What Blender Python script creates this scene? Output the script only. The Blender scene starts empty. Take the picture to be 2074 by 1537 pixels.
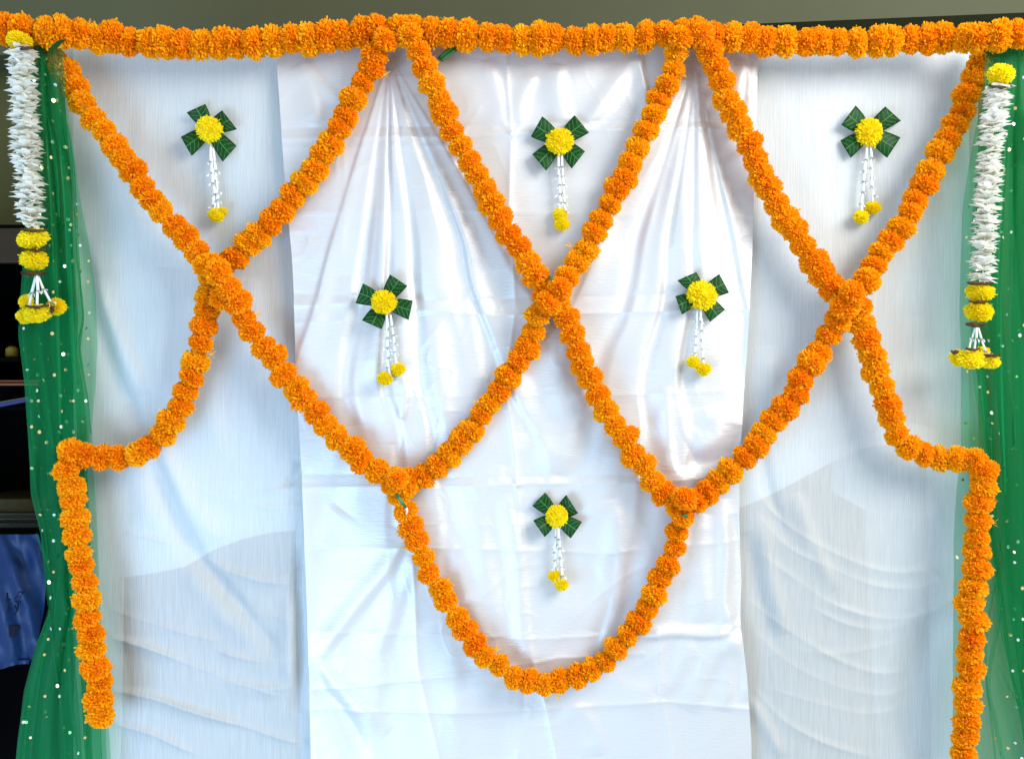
import bpy, math, random
import numpy as np
from mathutils import Vector, Matrix, Euler

random.seed(7)
rng = np.random.default_rng(11)
SC = bpy.context.scene
COL = SC.collection

# ------------------------------------------------------------------ camera, world, light
D = 2.05                      # camera distance to the cloth plane (y = 0), metres
CZ = 1.25                     # height of the middle of the frame
cam_d = bpy.data.cameras.new('camera')
cam_d.sensor_width = 36.0
cam_d.lens = 36.0 * D / 2.074
cam_d.clip_end = 50
cam_d.clip_start = 0.05
cam = bpy.data.objects.new('camera', cam_d)
cam.location = (0, -D, CZ)
cam.rotation_euler = (math.radians(90), 0, 0)
COL.objects.link(cam)
SC.camera = cam

world = bpy.data.worlds.new('World')
SC.world = world
world.use_nodes = True
wb = world.node_tree.nodes['Background']
wb.inputs['Color'].default_value = (0.88, 0.96, 1.0, 1)
wb.inputs['Strength'].default_value = 0.44


def area(name, loc, target, sx, sy, power, color):
    l = bpy.data.lights.new(name, 'AREA')
    l.shape = 'RECTANGLE'
    l.size, l.size_y = sx, sy
    l.energy = power
    l.color = color
    o = bpy.data.objects.new(name, l)
    o.location = loc
    o.rotation_euler = (Vector(target) - Vector(loc)).to_track_quat('-Z', 'Y').to_euler()
    COL.objects.link(o)
    return o


# a bright room window up on the right behind the photographer, plus an added blue fill lamp low on the left, tinting the lower cloth
area('window_light', (2.15, -1.85, 2.75), (0, 0, 1.25), 1.7, 1.5, 76, (1.0, 0.97, 0.92))
area('low_blue_fill', (-1.5, -1.9, 0.05), (-0.2, 0, 0.70), 1.3, 1.2, 36, (0.36, 0.64, 1.0))

SC.view_settings.view_transform = 'Standard'
SC.view_settings.look = 'None'
SC.view_settings.gamma = 1.0
SC.view_settings.exposure = 0.80
SC.view_settings.use_curve_mapping = False
SC.cycles.transparent_max_bounces = 24
SC.cycles.max_bounces = 8
SC.cycles.diffuse_bounces = 5

# ------------------------------------------------------------------ helpers


def P(px, py, d=0.0):
    """photo pixel (2074x1537) at d metres in front of the cloth -> world point"""
    k = (D - d) / D
    return Vector(((px - 1037.0) / 1000.0 * k, -d, CZ + (768.5 - py) / 1000.0 * k))


def tag(o, label=None, cat=None, group=None, kind=None):
    if label: o['label'] = label
    if cat: o['category'] = cat
    if group: o['group'] = group
    if kind: o['kind'] = kind
    return o


def empty(name, loc):
    o = bpy.data.objects.new(name, None)
    o.empty_display_size = 0.02
    o.location = loc
    COL.objects.link(o)
    return o


def mesh(name, verts, faces, mat=None, smooth=False):
    me = bpy.data.meshes.new(name)
    me.from_pydata([tuple(v) for v in verts], [], [tuple(f) for f in faces])
    if mat: me.materials.append(mat)
    if smooth:
        me.polygons.foreach_set('use_smooth', [True] * len(me.polygons))
    me.update()
    return me


def link(name, me, parent=None, mw=None):
    """link a mesh object; mw is its world matrix"""
    o = bpy.data.objects.new(name, me)
    COL.objects.link(o)
    if parent is not None:
        o.parent = parent
        pm = parent['_mw'] if '_mw' in parent.keys() else None
        base = WM[parent.name].inverted()
        o.matrix_basis = base @ (mw if mw is not None else Matrix())
    elif mw is not None:
        o.matrix_basis = mw
    WM[o.name] = mw.copy() if mw is not None else Matrix()
    return o


WM = {}


def thing(name, loc, label, cat, group=None):
    o = empty(name, loc)
    WM[o.name] = Matrix.Translation(loc)
    return tag(o, label, cat, group)


# smooth lattice noise, vectorised
_TAB = {}


def vnoise(x, y, seed=0):
    if seed not in _TAB: _TAB[seed] = np.random.default_rng(seed).random((256, 256)) * 2 - 1
    T = _TAB[seed]
    xi = np.floor(x).astype(int); yi = np.floor(y).astype(int)
    fx = x - xi; fy = y - yi
    fx = fx * fx * fx * (fx * (fx * 6 - 15) + 10); fy = fy * fy * fy * (fy * (fy * 6 - 15) + 10)
    a = T[xi % 256, yi % 256]; b = T[(xi + 1) % 256, yi % 256]
    c = T[xi % 256, (yi + 1) % 256]; d = T[(xi + 1) % 256, (yi + 1) % 256]
    return (a * (1 - fx) + b * fx) * (1 - fy) + (c * (1 - fx) + d * fx) * fy


def dist_poly(X, Y, pts):
    """distance and signed side to a polyline, plus the parameter along it (0..1)"""
    best = np.full(X.shape, 1e9); side = np.zeros(X.shape); par = np.zeros(X.shape)
    n = len(pts) - 1
    for i in range(n):
        x0, y0 = pts[i]; x1, y1 = pts[i + 1]
        dx, dy = x1 - x0, y1 - y0
        L2 = dx * dx + dy * dy
        t = np.clip(((X - x0) * dx + (Y - y0) * dy) / L2, 0, 1)
        qx, qy = X - (x0 + t * dx), Y - (y0 + t * dy)
        d = np.hypot(qx, qy)
        m = d < best
        best = np.where(m, d, best)
        side = np.where(m, np.sign(dx * qy - dy * qx), side)
        par = np.where(m, (i + t) / n, par)
    return best, side, par


def smooth_poly(pts, n=10):
    """Catmull-Rom through a list of tuples"""
    a = np.array(pts, float)
    a = np.vstack([2 * a[0] - a[1], a, 2 * a[-1] - a[-2]])
    out = []
    for i in range(1, len(a) - 2):
        p0, p1, p2, p3 = a[i - 1], a[i], a[i + 1], a[i + 2]
        for k in range(n):
            t = k / n
            out.append(0.5 * ((2 * p1) + (p2 - p0) * t + (2 * p0 - 5 * p1 + 4 * p2 - p3) * t * t
                              + (3 * p1 - p0 - 3 * p2 + p3) * t ** 3))
    out.append(a[-2])
    return np.array(out)


def near(X, Y, pts, q):
    xs = [p[0] for p in pts]; ys = [p[1] for p in pts]
    return (X > min(xs) - q) & (X < max(xs) + q) & (Y > min(ys) - q) & (Y < max(ys) + q)


def ridge(X, Y, pts, w, amp, asym=0.0, taper=True, smooth=True):
    """a fold running along a polyline: amp in metres, w half width in px"""
    if smooth and len(pts) > 2:
        pts = [tuple(p) for p in smooth_poly(pts, 5)]
    m = near(X, Y, pts, 3.2 * w * (1 + abs(asym)))
    out = np.zeros(X.shape)
    if not m.any(): return out
    d, s, t = dist_poly(X[m], Y[m], pts)
    ww = w * (1 + asym * s)
    f = np.exp(-(d / ww) ** 2) * amp
    if taper:
        f = f * np.clip(np.minimum(t / 0.18, (1 - t) / 0.18), 0, 1) ** 0.7
    out[m] = f
    return out


def crease(X, Y, pts, w, amp, taper=False):
    m = near(X, Y, pts, 6 * w)
    out = np.zeros(X.shape)
    if not m.any(): return out
    d, s, t = dist_poly(X[m], Y[m], pts)
    f = np.exp(-d / w) * amp
    if taper:
        f = f * np.clip(np.minimum(t / 0.15, (1 - t) / 0.15), 0, 1)
    out[m] = f
    return out


# ------------------------------------------------------------------ materials
def new_mat(name):
    m = bpy.data.materials.new(name)
    m.use_nodes = True
    nt = m.node_tree
    for n in list(nt.nodes): nt.nodes.remove(n)
    out = nt.nodes.new('ShaderNodeOutputMaterial')
    return m, nt, out


def N(nt, t, **kw):
    n = nt.nodes.new(t)
    for k, v in kw.items():
        if k in n.inputs: n.inputs[k].default_value = v
        else: setattr(n, k, v)
    return n


def principled(name, col, rough=0.5, spec=0.5, bump=None, var=None, metallic=0.0, trans=0.0):
    m, nt, out = new_mat(name)
    b = N(nt, 'ShaderNodeBsdfPrincipled')
    b.inputs['Base Color'].default_value = (*col, 1)
    b.inputs['Roughness'].default_value = rough
    b.inputs['Specular IOR Level'].default_value = spec
    b.inputs['Metallic'].default_value = metallic
    tc = N(nt, 'ShaderNodeTexCoord')
    if var:
        sc, amt = var
        nz = N(nt, 'ShaderNodeTexNoise'); nz.inputs['Scale'].default_value = sc
        nz.inputs['Detail'].default_value = 5
        nt.links.new(tc.outputs['Object'], nz.inputs['Vector'])
        mx = N(nt, 'ShaderNodeMix', data_type='RGBA', blend_type='MULTIPLY')
        mx.inputs[0].default_value = 1.0
        mx.inputs[6].default_value = (*col, 1)
        rp = N(nt, 'ShaderNodeMapRange'); rp.inputs[3].default_value = 1 - amt; rp.inputs[4].default_value = 1 + amt
        nt.links.new(nz.outputs['Fac'], rp.inputs[0])
        nt.links.new(rp.outputs[0], mx.inputs[7])
        nt.links.new(mx.outputs[2], b.inputs['Base Color'])
    if bump:
        sc, st, dist = bump
        nz = N(nt, 'ShaderNodeTexNoise'); nz.inputs['Scale'].default_value = sc
        nz.inputs['Detail'].default_value = 6
        nt.links.new(tc.outputs['Object'], nz.inputs['Vector'])
        bp = N(nt, 'ShaderNodeBump'); bp.inputs['Strength'].default_value = st
        bp.inputs['Distance'].default_value = dist
        nt.links.new(nz.outputs['Fac'], bp.inputs['Height'])
        nt.links.new(bp.outputs[0], b.inputs['Normal'])
    last = b
    if trans > 0:
        tr = N(nt, 'ShaderNodeBsdfTranslucent'); tr.inputs['Color'].default_value = (*col, 1)
        ms = N(nt, 'ShaderNodeMixShader'); ms.inputs[0].default_value = trans
        nt.links.new(b.outputs[0], ms.inputs[1]); nt.links.new(tr.outputs[0], ms.inputs[2])
        last = ms
    nt.links.new(last.outputs[0], out.inputs['Surface'])
    return m


def petal_mat(name, stops, trans=0.35):
    """petals: each petal and each flower draws its own hue from a ramp"""
    m, nt, out = new_mat(name)
    at = N(nt, 'ShaderNodeAttribute', attribute_name='petal')
    oi = N(nt, 'ShaderNodeObjectInfo')
    mu = N(nt, 'ShaderNodeMath', operation='MULTIPLY'); mu.inputs[1].default_value = 0.50
    mu2 = N(nt, 'ShaderNodeMath', operation='MULTIPLY_ADD'); mu2.inputs[1].default_value = 0.50
    nt.links.new(at.outputs['Fac'], mu.inputs[0])
    nt.links.new(oi.outputs['Random'], mu2.inputs[0]); nt.links.new(mu.outputs[0], mu2.inputs[2])
    cr = N(nt, 'ShaderNodeValToRGB')
    el = cr.color_ramp.elements
    while len(el) < len(stops): el.new(0.5)
    for e, (p, c) in zip(el, stops): e.position = p; e.color = (*c, 1)
    nt.links.new(mu2.outputs[0], cr.inputs[0])
    df = N(nt, 'ShaderNodeBsdfPrincipled'); df.inputs['Roughness'].default_value = 0.62
    df.inputs['Specular IOR Level'].default_value = 0.22
    tr = N(nt, 'ShaderNodeBsdfTranslucent')
    nt.links.new(cr.outputs[0], df.inputs['Base Color']); nt.links.new(cr.outputs[0], tr.inputs['Color'])
    ms = N(nt, 'ShaderNodeMixShader'); ms.inputs[0].default_value = trans
    nt.links.new(df.outputs[0], ms.inputs[1]); nt.links.new(tr.outputs[0], ms.inputs[2])
    nt.links.new(ms.outputs[0], out.inputs['Surface'])
    return m


M_ORANGE = petal_mat('orange_petal', [(0.0, (0.98, 0.34, 0.002)), (0.35, (1.0, 0.45, 0.003)), (0.7, (1.0, 0.53, 0.005)), (1.0, (1.0, 0.62, 0.015))])
M_YELLOW = petal_mat('yellow_petal', [(0.0, (0.94, 0.74, 0.003)), (0.5, (0.98, 0.83, 0.008)), (1.0, (0.99, 0.90, 0.03))])
M_WHITEP = petal_mat('white_petal', [(0.0, (0.85, 0.86, 0.78)), (0.5, (0.92, 0.92, 0.87)), (1.0, (0.95, 0.95, 0.93))], 0.5)
M_BUD = principled('tuberose_bud', (0.88, 0.90, 0.87), 0.45, 0.4, trans=0.2)
M_LEAF = principled('mango_leaf', (0.004, 0.048, 0.007), 0.48, 0.15, bump=(140, 0.25, 0.001), var=(60, 0.35))
M_VEIN = principled('leaf_vein', (0.045, 0.19, 0.045), 0.45, 0.4)
M_DRYLEAF = principled('dark_dry_leaf', (0.045, 0.016, 0.008), 0.5, 0.4, bump=(200, 0.3, 0.001), var=(80, 0.4))
M_STEM = principled('green_stem', (0.012, 0.13, 0.03), 0.3, 0.5, var=(150, 0.3))
M_STRING = principled('string', (0.7, 0.62, 0.45), 0.8, 0.2)


def satin_mat():
    m, nt, out = new_mat('white_satin')
    tc = N(nt, 'ShaderNodeTexCoord')
    mp = N(nt, 'ShaderNodeMapping'); mp.inputs['Scale'].default_value = (45, 45, 620)
    nz = N(nt, 'ShaderNodeTexNoise'); nz.inputs['Scale'].default_value = 1.0; nz.inputs['Detail'].default_value = 3
    nt.links.new(tc.outputs['Object'], mp.inputs[0]); nt.links.new(mp.outputs[0], nz.inputs['Vector'])
    bp = N(nt, 'ShaderNodeBump'); bp.inputs['Strength'].default_value = 0.45; bp.inputs['Distance'].default_value = 0.0014
    nt.links.new(nz.outputs['Fac'], bp.inputs['Height'])
    b = N(nt, 'ShaderNodeBsdfPrincipled')
    b.inputs['Base Color'].default_value = (0.64, 0.65, 0.66, 1)
    b.inputs['Roughness'].default_value = 0.46
    b.inputs['Metallic'].default_value = 0.36
    b.inputs['Specular IOR Level'].default_value = 0.5
    b.inputs['Sheen Weight'].default_value = 0.15
    nt.links.new(bp.outputs[0], b.inputs['Normal'])
    tr = N(nt, 'ShaderNodeBsdfTranslucent'); tr.inputs['Color'].default_value = (0.8, 0.8, 0.8, 1)
    ms = N(nt, 'ShaderNodeMixShader'); ms.inputs[0].default_value = 0.06
    nt.links.new(b.outputs[0], ms.inputs[1]); nt.links.new(tr.outputs[0], ms.inputs[2])
    nt.links.new(ms.outputs[0], out.inputs['Surface'])
    return m


def crepe_mat(name, see=0.28, bumps=0.45):
    """thin crinkled crepe: fine upright crinkle, partly see-through"""
    m, nt, out = new_mat(name)
    tc = N(nt, 'ShaderNodeTexCoord')
    mp = N(nt, 'ShaderNodeMapping'); mp.inputs['Scale'].default_value = (430, 40, 13.0)
    nz = N(nt, 'ShaderNodeTexNoise'); nz.inputs['Scale'].default_value = 1.0; nz.inputs['Detail'].default_value = 4
    nz.inputs['Distortion'].default_value = 0.4
    nt.links.new(tc.outputs['Object'], mp.inputs[0]); nt.links.new(mp.outputs[0], nz.inputs['Vector'])
    mp2 = N(nt, 'ShaderNodeMapping'); mp2.inputs['Scale'].default_value = (150, 20, 1.6)
    nz2 = N(nt, 'ShaderNodeTexNoise'); nz2.inputs['Scale'].default_value = 1.0; nz2.inputs['Detail'].default_value = 3
    nt.links.new(tc.outputs['Object'], mp2.inputs[0]); nt.links.new(mp2.outputs[0], nz2.inputs['Vector'])
    ad = N(nt, 'ShaderNodeMath', operation='ADD')
    hf = N(nt, 'ShaderNodeMath', operation='MULTIPLY'); hf.inputs[1].default_value = 0.22
    nt.links.new(nz2.outputs['Fac'], hf.inputs[0])
    nt.links.new(nz.outputs['Fac'], ad.inputs[0]); nt.links.new(hf.outputs[0], ad.inputs[1])
    bp = N(nt, 'ShaderNodeBump'); bp.inputs['Strength'].default_value = bumps; bp.inputs['Distance'].default_value = 0.0025
    nt.links.new(ad.outputs[0], bp.inputs['Height'])
    b = N(nt, 'ShaderNodeBsdfPrincipled')
    b.inputs['Base Color'].default_value = (0.765, 0.79, 0.80, 1)
    b.inputs['Roughness'].default_value = 0.55
    b.inputs['Specular IOR Level'].default_value = 0.35
    b.inputs['Sheen Weight'].default_value = 0.2
    nt.links.new(bp.outputs[0], b.inputs['Normal'])
    tr = N(nt, 'ShaderNodeBsdfTranslucent'); tr.inputs['Color'].default_value = (0.765, 0.79, 0.80, 1)
    ms = N(nt, 'ShaderNodeMixShader'); ms.inputs[0].default_value = 0.22
    nt.links.new(b.outputs[0], ms.inputs[1]); nt.links.new(tr.outputs[0], ms.inputs[2])
    tp = N(nt, 'ShaderNodeBsdfTransparent'); tp.inputs['Color'].default_value = (0.84, 0.95, 1.0, 1)
    # weave: threads bunch up along the crinkle so the see-through part varies with it
    mr = N(nt, 'ShaderNodeMapRange'); mr.inputs[1].default_value = 0.3; mr.inputs[2].default_value = 0.7
    mr.inputs[3].default_value = max(see - 0.06, 0); mr.inputs[4].default_value = see + 0.06
    nt.links.new(nz.outputs['Fac'], mr.inputs[0])
    ms2 = N(nt, 'ShaderNodeMixShader')
    nt.links.new(mr.outputs[0], ms2.inputs[0])
    nt.links.new(ms.outputs[0], ms2.inputs[1]); nt.links.new(tp.outputs[0], ms2.inputs[2])
    nt.links.new(ms2.outputs[0], out.inputs['Surface'])
    return m


def net_mat(name, see):
    m, nt, out = new_mat(name)
    d = N(nt, 'ShaderNodeBsdfPrincipled'); d.inputs['Base Color'].default_value = (0.0, 0.25, 0.075, 1)
    d.inputs['Roughness'].default_value = 0.5; d.inputs['Specular IOR Level'].default_value = 0.25
    d.inputs['Sheen Weight'].default_value = 0.0
    d.inputs['Sheen Tint'].default_value = (0.2, 0.8, 0.5, 1)
    tr = N(nt, 'ShaderNodeBsdfTranslucent'); tr.inputs['Color'].default_value = (0.0, 0.27, 0.08, 1)
    ms = N(nt, 'ShaderNodeMixShader'); ms.inputs[0].default_value = 0.4
    nt.links.new(d.outputs[0], ms.inputs[1]); nt.links.new(tr.outputs[0], ms.inputs[2])
    tp = N(nt, 'ShaderNodeBsdfTransparent'); tp.inputs['Color'].default_value = (0.80, 0.98, 0.88, 1)
    # net closes up where it is seen edge-on
    lw = N(nt, 'ShaderNodeLayerWeight'); lw.inputs[0].default_value = 0.35
    mr = N(nt, 'ShaderNodeMapRange'); mr.inputs[3].default_value = see; mr.inputs[4].default_value = see * 0.45
    nt.links.new(lw.outputs['Facing'], mr.inputs[0])
    ms2 = N(nt, 'ShaderNodeMixShader')
    nt.links.new(mr.outputs[0], ms2.inputs[0])
    nt.links.new(ms.outputs[0], ms2.inputs[1]); nt.links.new(tp.outputs[0], ms2.inputs[2])
    nt.links.new(ms2.outputs[0], out.inputs['Surface'])
    return m


M_SATIN = satin_mat()
M_CREPE = crepe_mat('white_crepe', 0.33)
M_LINING = crepe_mat('white_lining', 0.05, 0.15)
M_LINING2 = crepe_mat('thin_white_lining', 0.55, 0.15)
M_NET = net_mat('green_net', 0.64)
M_NETS = net_mat('green_net_strip', 0.45)
M_NETD = net_mat('green_net_fold', 0.76)
M_GOLD = principled('gold_sequin', (0.95, 0.72, 0.34), 0.22, 0.8, metallic=0.85)
M_SILVER = principled('silver_sequin', (0.85, 0.95, 0.92), 0.22, 0.8, metallic=0.8)
M_WALL = principled('olive_wall', (0.058, 0.061, 0.018), 0.75, 0.3, bump=(90, 0.15, 0.002), var=(4, 0.12))
M_BEAM = principled('grey_green_paint', (0.064, 0.069, 0.034), 0.7, 0.3, bump=(110, 0.12, 0.002), var=(5, 0.1))
M_DARK = principled('dark_rack', (0.0015, 0.0015, 0.0018), 0.9, 0.03, bump=(60, 0.2, 0.001))
M_WOOD = principled('brown_wood', (0.022, 0.012, 0.003), 0.55, 0.3, bump=(50, 0.3, 0.001), var=(30, 0.3))

# ------------------------------------------------------------------ the setting behind the cloth


def box_mesh(name, x0, x1, y0, y1, z0, z1, mat, bev=0.0):
    import bmesh
    bm = bmesh.new()
    vs = [bm.verts.new((x, y, z)) for x in (x0, x1) for y in (y0, y1) for z in (z0, z1)]
    for f in ((0, 1, 3, 2), (4, 6, 7, 5), (0, 4, 5, 1), (2, 3, 7, 6), (0, 2, 6, 4), (1, 5, 7, 3)):
        bm.faces.new([vs[i] for i in f])
    if bev > 0:
        bmesh.ops.bevel(bm, geom=list(bm.edges), offset=bev, segments=2, affect='EDGES', profile=0.5)
    bmesh.ops.recalc_face_normals(bm, faces=bm.faces)
    me = bpy.data.meshes.new(name); bm.to_mesh(me); bm.free()
    me.materials.append(mat)
    return me


wall = link('back_wall', box_mesh('back_wall', -2.4, 2.4, 0.62, 0.72, -0.2, 3.2, M_WALL))
tag(wall, 'olive painted wall behind the hung cloths', kind='structure')
# painted beam across the top of the wall, its underside rising to the right
pl = P(1374, 55, -0.50); pr = P(1930, 32, -0.50)
slope = (pr.z - pl.z) / (pr.x - pl.x)
xa, xb = -2.4, 2.4
za, zb = pl.z + slope * (xa - pl.x), pl.z + slope * (xb - pl.x)
vs = [(xa, 0.50, za), (xb, 0.50, zb), (xb, 0.50, 3.1), (xa, 0.50, 3.1), (xa, 0.615, za), (xb, 0.615, zb), (xb, 0.615, 3.1), (xa, 0.615, 3.1)]
beam = link('ceiling_beam', mesh('ceiling_beam', vs, [(0, 1, 2, 3), (5, 4, 7, 6), (0, 4, 5, 1), (2, 6, 7, 3), (0, 3, 7, 4), (1, 5, 6, 2)], M_BEAM))
tag(beam, 'grey green painted beam above the flower garland', kind='structure')

# ------------------------------------------------------------------ cloths
def sheet(name, left, right, top, bottom, nx, ny, hfun, mat, base=0.0):
    """cloth between two edge polylines (x as a function of py), pushed forward by hfun(X,Y) metres"""
    ys = np.linspace(top, bottom, ny)
    lx = np.interp(ys, [p[1] for p in left], [p[0] for p in left])
    rx = np.interp(ys, [p[1] for p in right], [p[0] for p in right])
    u = np.linspace(0, 1, nx)
    X = lx[:, None] * (1 - u)[None, :] + rx[:, None] * u[None, :]
    Y = np.repeat(ys[:, None], nx, axis=1)
    H = hfun(X, Y) + base
    V = np.empty((ny * nx, 3))
    V[:, 0] = ((X - 1037) / 1000).ravel(); V[:, 1] = -H.ravel(); V[:, 2] = (CZ + (768.5 - Y) / 1000).ravel()
    idx = np.arange(ny * nx).reshape(ny, nx)
    F = np.stack([idx[:-1, :-1], idx[1:, :-1], idx[1:, 1:], idx[:-1, 1:]], -1).reshape(-1, 4)
    me = bpy.data.meshes.new(name)
    me.vertices.add(len(V)); me.vertices.foreach_set('co', V.ravel())
    me.loops.add(F.size); me.loops.foreach_set('vertex_index', F.ravel().astype(np.int32))
    me.polygons.add(len(F))
    me.polygons.foreach_set('loop_start', np.arange(0, F.size, 4, dtype=np.int32))
    me.polygons.foreach_set('use_smooth', np.ones(len(F), bool))
    me.update(calc_edges=True); me.validate()
    me.materials.append(mat)
    return me


def satin_h(X, Y):
    H = np.zeros(X.shape)
    # gathers fanning out of the two pinned points
    for (cx, cy, ends) in ((790, 112, [(655, 560, .5), (700, 640, .7), (742, 700, .9), (775, 760, 1.0), (812, 790, .9), (850, 760, 1.0), (893, 720, .9), (945, 690, .8), (1000, 640, .7), (1040, 560, .5)]),
                           (1410, 112, [(1180, 560, .35), (1232, 620, .5), (1283, 640, .7), (1322, 690, .9), (1352, 720, .8), (1385, 740, 1.), (1425, 740, .9), (1463, 720, .8), (1500, 600, .5)])):
        r = np.hypot(X - cx, Y - cy)
        th = np.arctan2(X - cx, np.maximum(Y - cy, 1e-3))
        env = np.clip(r / 330.0, 0, 1) ** 1.0 * np.exp(-np.clip(r - 620, 0, None) / 420.0) * (Y > cy)
        wob = 0.034 * vnoise(X / 190 + 3, Y / 150 + 9, 21)
        for k, (ex, ey, a) in enumerate(ends):
            t0 = math.atan2(ex - cx, ey - cy)
            w = (0.040, 0.075, 0.052, 0.090, 0.034)[(k * 3 + int(cx)) % 5]
            mod = 0.75 + 0.55 * vnoise(r / 150 + k * 3.7, X / 160, 22 + k)
            dt = th + wob - t0
            lean = np.where(dt > 0, 0.42, 1.45) if k % 2 else np.where(dt > 0, 1.45, 0.42)
            H += 0.0125 * a * mod * env * np.exp(-(dt / (w * lean)) ** 2)
        H -= 0.010 * np.exp(-(r / 26.0) ** 2)
    # small pinned gather near the top right and short pleats below the top rail
    for (pts, w, a) in (
        ([(1295, 108), (1298, 150), (1310, 215), (1302, 290)], 9, .006), ([(1290, 108), (1250, 160), (1190, 250)], 14, .005),
        ([(1300, 108), (1235, 210), (1120, 300)], 12, .004), ([(1508, 110), (1500, 150), (1495, 210)], 10, .006),
        ([(1510, 110), (1520, 180), (1515, 250)], 9, .005), ([(610, 112), (640, 160), (690, 205)], 12, .004),
        ([(600, 130), (630, 190), (640, 260)], 16, .004), ([(1085, 150), (1062, 190), (1050, 250)], 14, .005),
        ([(1130, 130), (1128, 180), (1142, 250)], 18, .005), ([(985, 120), (1008, 190), (1015, 260)], 16, .004),
        # lower half: long soft drops and diagonal pulls
        ([(820, 1075), (790, 1140), (720, 1230), (635, 1340)], 17, .010), ([(835, 1120), (800, 1230), (760, 1330)], 22, .006),
        ([(633, 1345), (660, 1400), (700, 1450), (745, 1540)], 20, -.009), ([(640, 1340), (690, 1390), (790, 1480)], 16, .005),
        ([(1025, 1000), (1045, 1120), (1058, 1280), (1075, 1340)], 15, .006), ([(960, 1010), (985, 1150), (1010, 1290)], 26, .006),
        ([(905, 1060), (935, 1180), (990, 1300)], 22, .005), ([(1240, 1010), (1250, 1110), (1212, 1280)], 20, .006),
        ([(1245, 1110), (1235, 1200), (1200, 1330)], 12, -.004), ([(1100, 880), (1095, 960), (1070, 1040)], 30, .005),
        ([(1180, 760), (1165, 860), (1130, 960)], 28, .005), ([(1260, 900), (1235, 980), (1180, 1060)], 24, .004),
        ([(1150, 650), (1130, 760), (1140, 850)], 24, .005), ([(1060, 760), (1050, 850), (1020, 940)], 26, .004),
        # right edge: bulge, tie point and sharp pull
        ([(1345, 780), (1350, 870), (1362, 950), (1405, 970)], 14, .007), ([(1495, 860), (1480, 910), (1430, 935), (1390, 928)], 18, -.008),
        ([(1440, 820), (1450, 880), (1400, 915)], 28, .008), ([(1488, 1040), (1500, 1130), (1502, 1230), (1490, 1275)], 12, -.009),
        ([(1464, 1010), (1470, 1110), (1465, 1220), (1490, 1272)], 15, .009), ([(1425, 1040), (1418, 1130), (1430, 1260)], 24, .007),
        ([(1488, 1275), (1430, 1285), (1360, 1282), (1290, 1290)], 9, .007), ([(1490, 1278), (1440, 1340), (1395, 1440)], 20, .006),
        ([(1490, 1278), (1480, 1340), (1470, 1440)], 16, .006), ([(1492, 1280), (1508, 1350), (1515, 1420)], 10, .005),
        ([(1400, 1290), (1380, 1350), (1340, 1410)], 18, .004),
        # left column
        ([(600, 1290), (620, 1180), (615, 1060), (612, 980)], 16, .004), ([(680, 300), (670, 420), (690, 560)], 34, .004),
        ([(720, 560), (710, 700), (730, 860)], 30, .006), ([(800, 620), (812, 740), (800, 900)], 24, .006),
        ([(880, 640), (890, 760), (905, 880)], 26, .006), ([(940, 600), (960, 700), (975, 800)], 20, .005),
        ([(640, 480), (650, 580), (640, 700)], 26, .003), ([(820, 765), (826, 800), (818, 850)], 8, .005),
        ([(1190, 1340), (1260, 1390), (1330, 1400)], 26, .004), ([(900, 1440), (980, 1400), (1060, 1400)], 26, .004),
        ([(1150, 1420), (1200, 1470), (1210, 1530)], 20, .004), ([(650, 1120), (670, 1060), (690, 1030)], 22, .004),
    ):
        H += ridge(X, Y, pts, w * 1.15, a * 1.0, asym=0.25)
    # ironed fold lines: a net of sharp creases that the drape bends a little
    wx = 5 * vnoise(X / 190, Y / 190, 5); wy = 5 * vnoise(X / 230 + 7, Y / 200 + 3, 6)
    XX, YY = X + wx, Y + wy
    for pts, a in (([(555, 262), (1000, 252), (1530, 245)], -.0016), ([(555, 282), (900, 276), (1080, 270), (1530, 258)], .0024),
                   ([(560, 300), (900, 296)], .0009), ([(560, 425), (900, 430), (1180, 436), (1530, 432)], .0009),
                   ([(575, 596), (740, 602), (900, 606), (1110, 598), (1530, 590)], -.0014), ([(580, 620), (720, 615), (1000, 634), (1300, 628), (1530, 622)], .0022),
                   ([(585, 655), (700, 650)], .0010), ([(590, 800), (850, 800), (1250, 800), (1520, 790)], .0010),
                   ([(595, 962), (800, 960), (1040, 962), (1300, 958), (1520, 945)], -.0012), ([(600, 990), (800, 985), (1050, 975), (1300, 975), (1510, 960)], .0020),
                   ([(610, 1108), (880, 1106), (1110, 1112), (1230, 1118), (1500, 1095)], .0016),
                   ([(615, 1272), (840, 1282), (1080, 1290), (1250, 1285), (1500, 1268)], .0016), ([(625, 1398), (850, 1374), (990, 1358), (1120, 1330), (1300, 1325)], .0024),
                   ([(625, 1436), (870, 1440), (1000, 1440), (1120, 1430), (1340, 1424), (1520, 1438)], .0022),
                   ([(1022, 90), (1036, 270), (1032, 420), (1042, 620), (1030, 800), (1050, 1010), (1062, 1200), (1075, 1330), (1105, 1430), (1130, 1560)], .0022),
                   ([(690, 100), (700, 400), (690, 800)], .0006),
                   ([(835, 1140), (848, 1350), (875, 1460), (900, 1560)], .0022), ([(1330, 1290), (1338, 1430), (1360, 1560)], .0018),
                   ([(585, 430), (600, 800), (620, 1200), (640, 1540)], .0008)):
        H += crease(XX, YY, pts, 6.0, a * 0.80) + crease(XX, YY, pts, 34.0, a * 1.15)
    # diamond tucks where creases meet
    for cx, cy in ((1036, 275), (1048, 980)):
        for ang in (0.35, 1.1, 1.9, 2.7):
            q = 42
            H += ridge(X, Y, [(cx, cy), (cx + q * math.cos(ang), cy - q * math.sin(ang) * .6)], 6, .0009, taper=False)
    # broad drape, soft crumple and fine crumple
    H += 0.0060 * vnoise(X / 260 + 11, Y / 420 + 5, 1)
    H += 0.0030 * vnoise(X / 105 + 2, Y / 150 + 8, 2)
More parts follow.
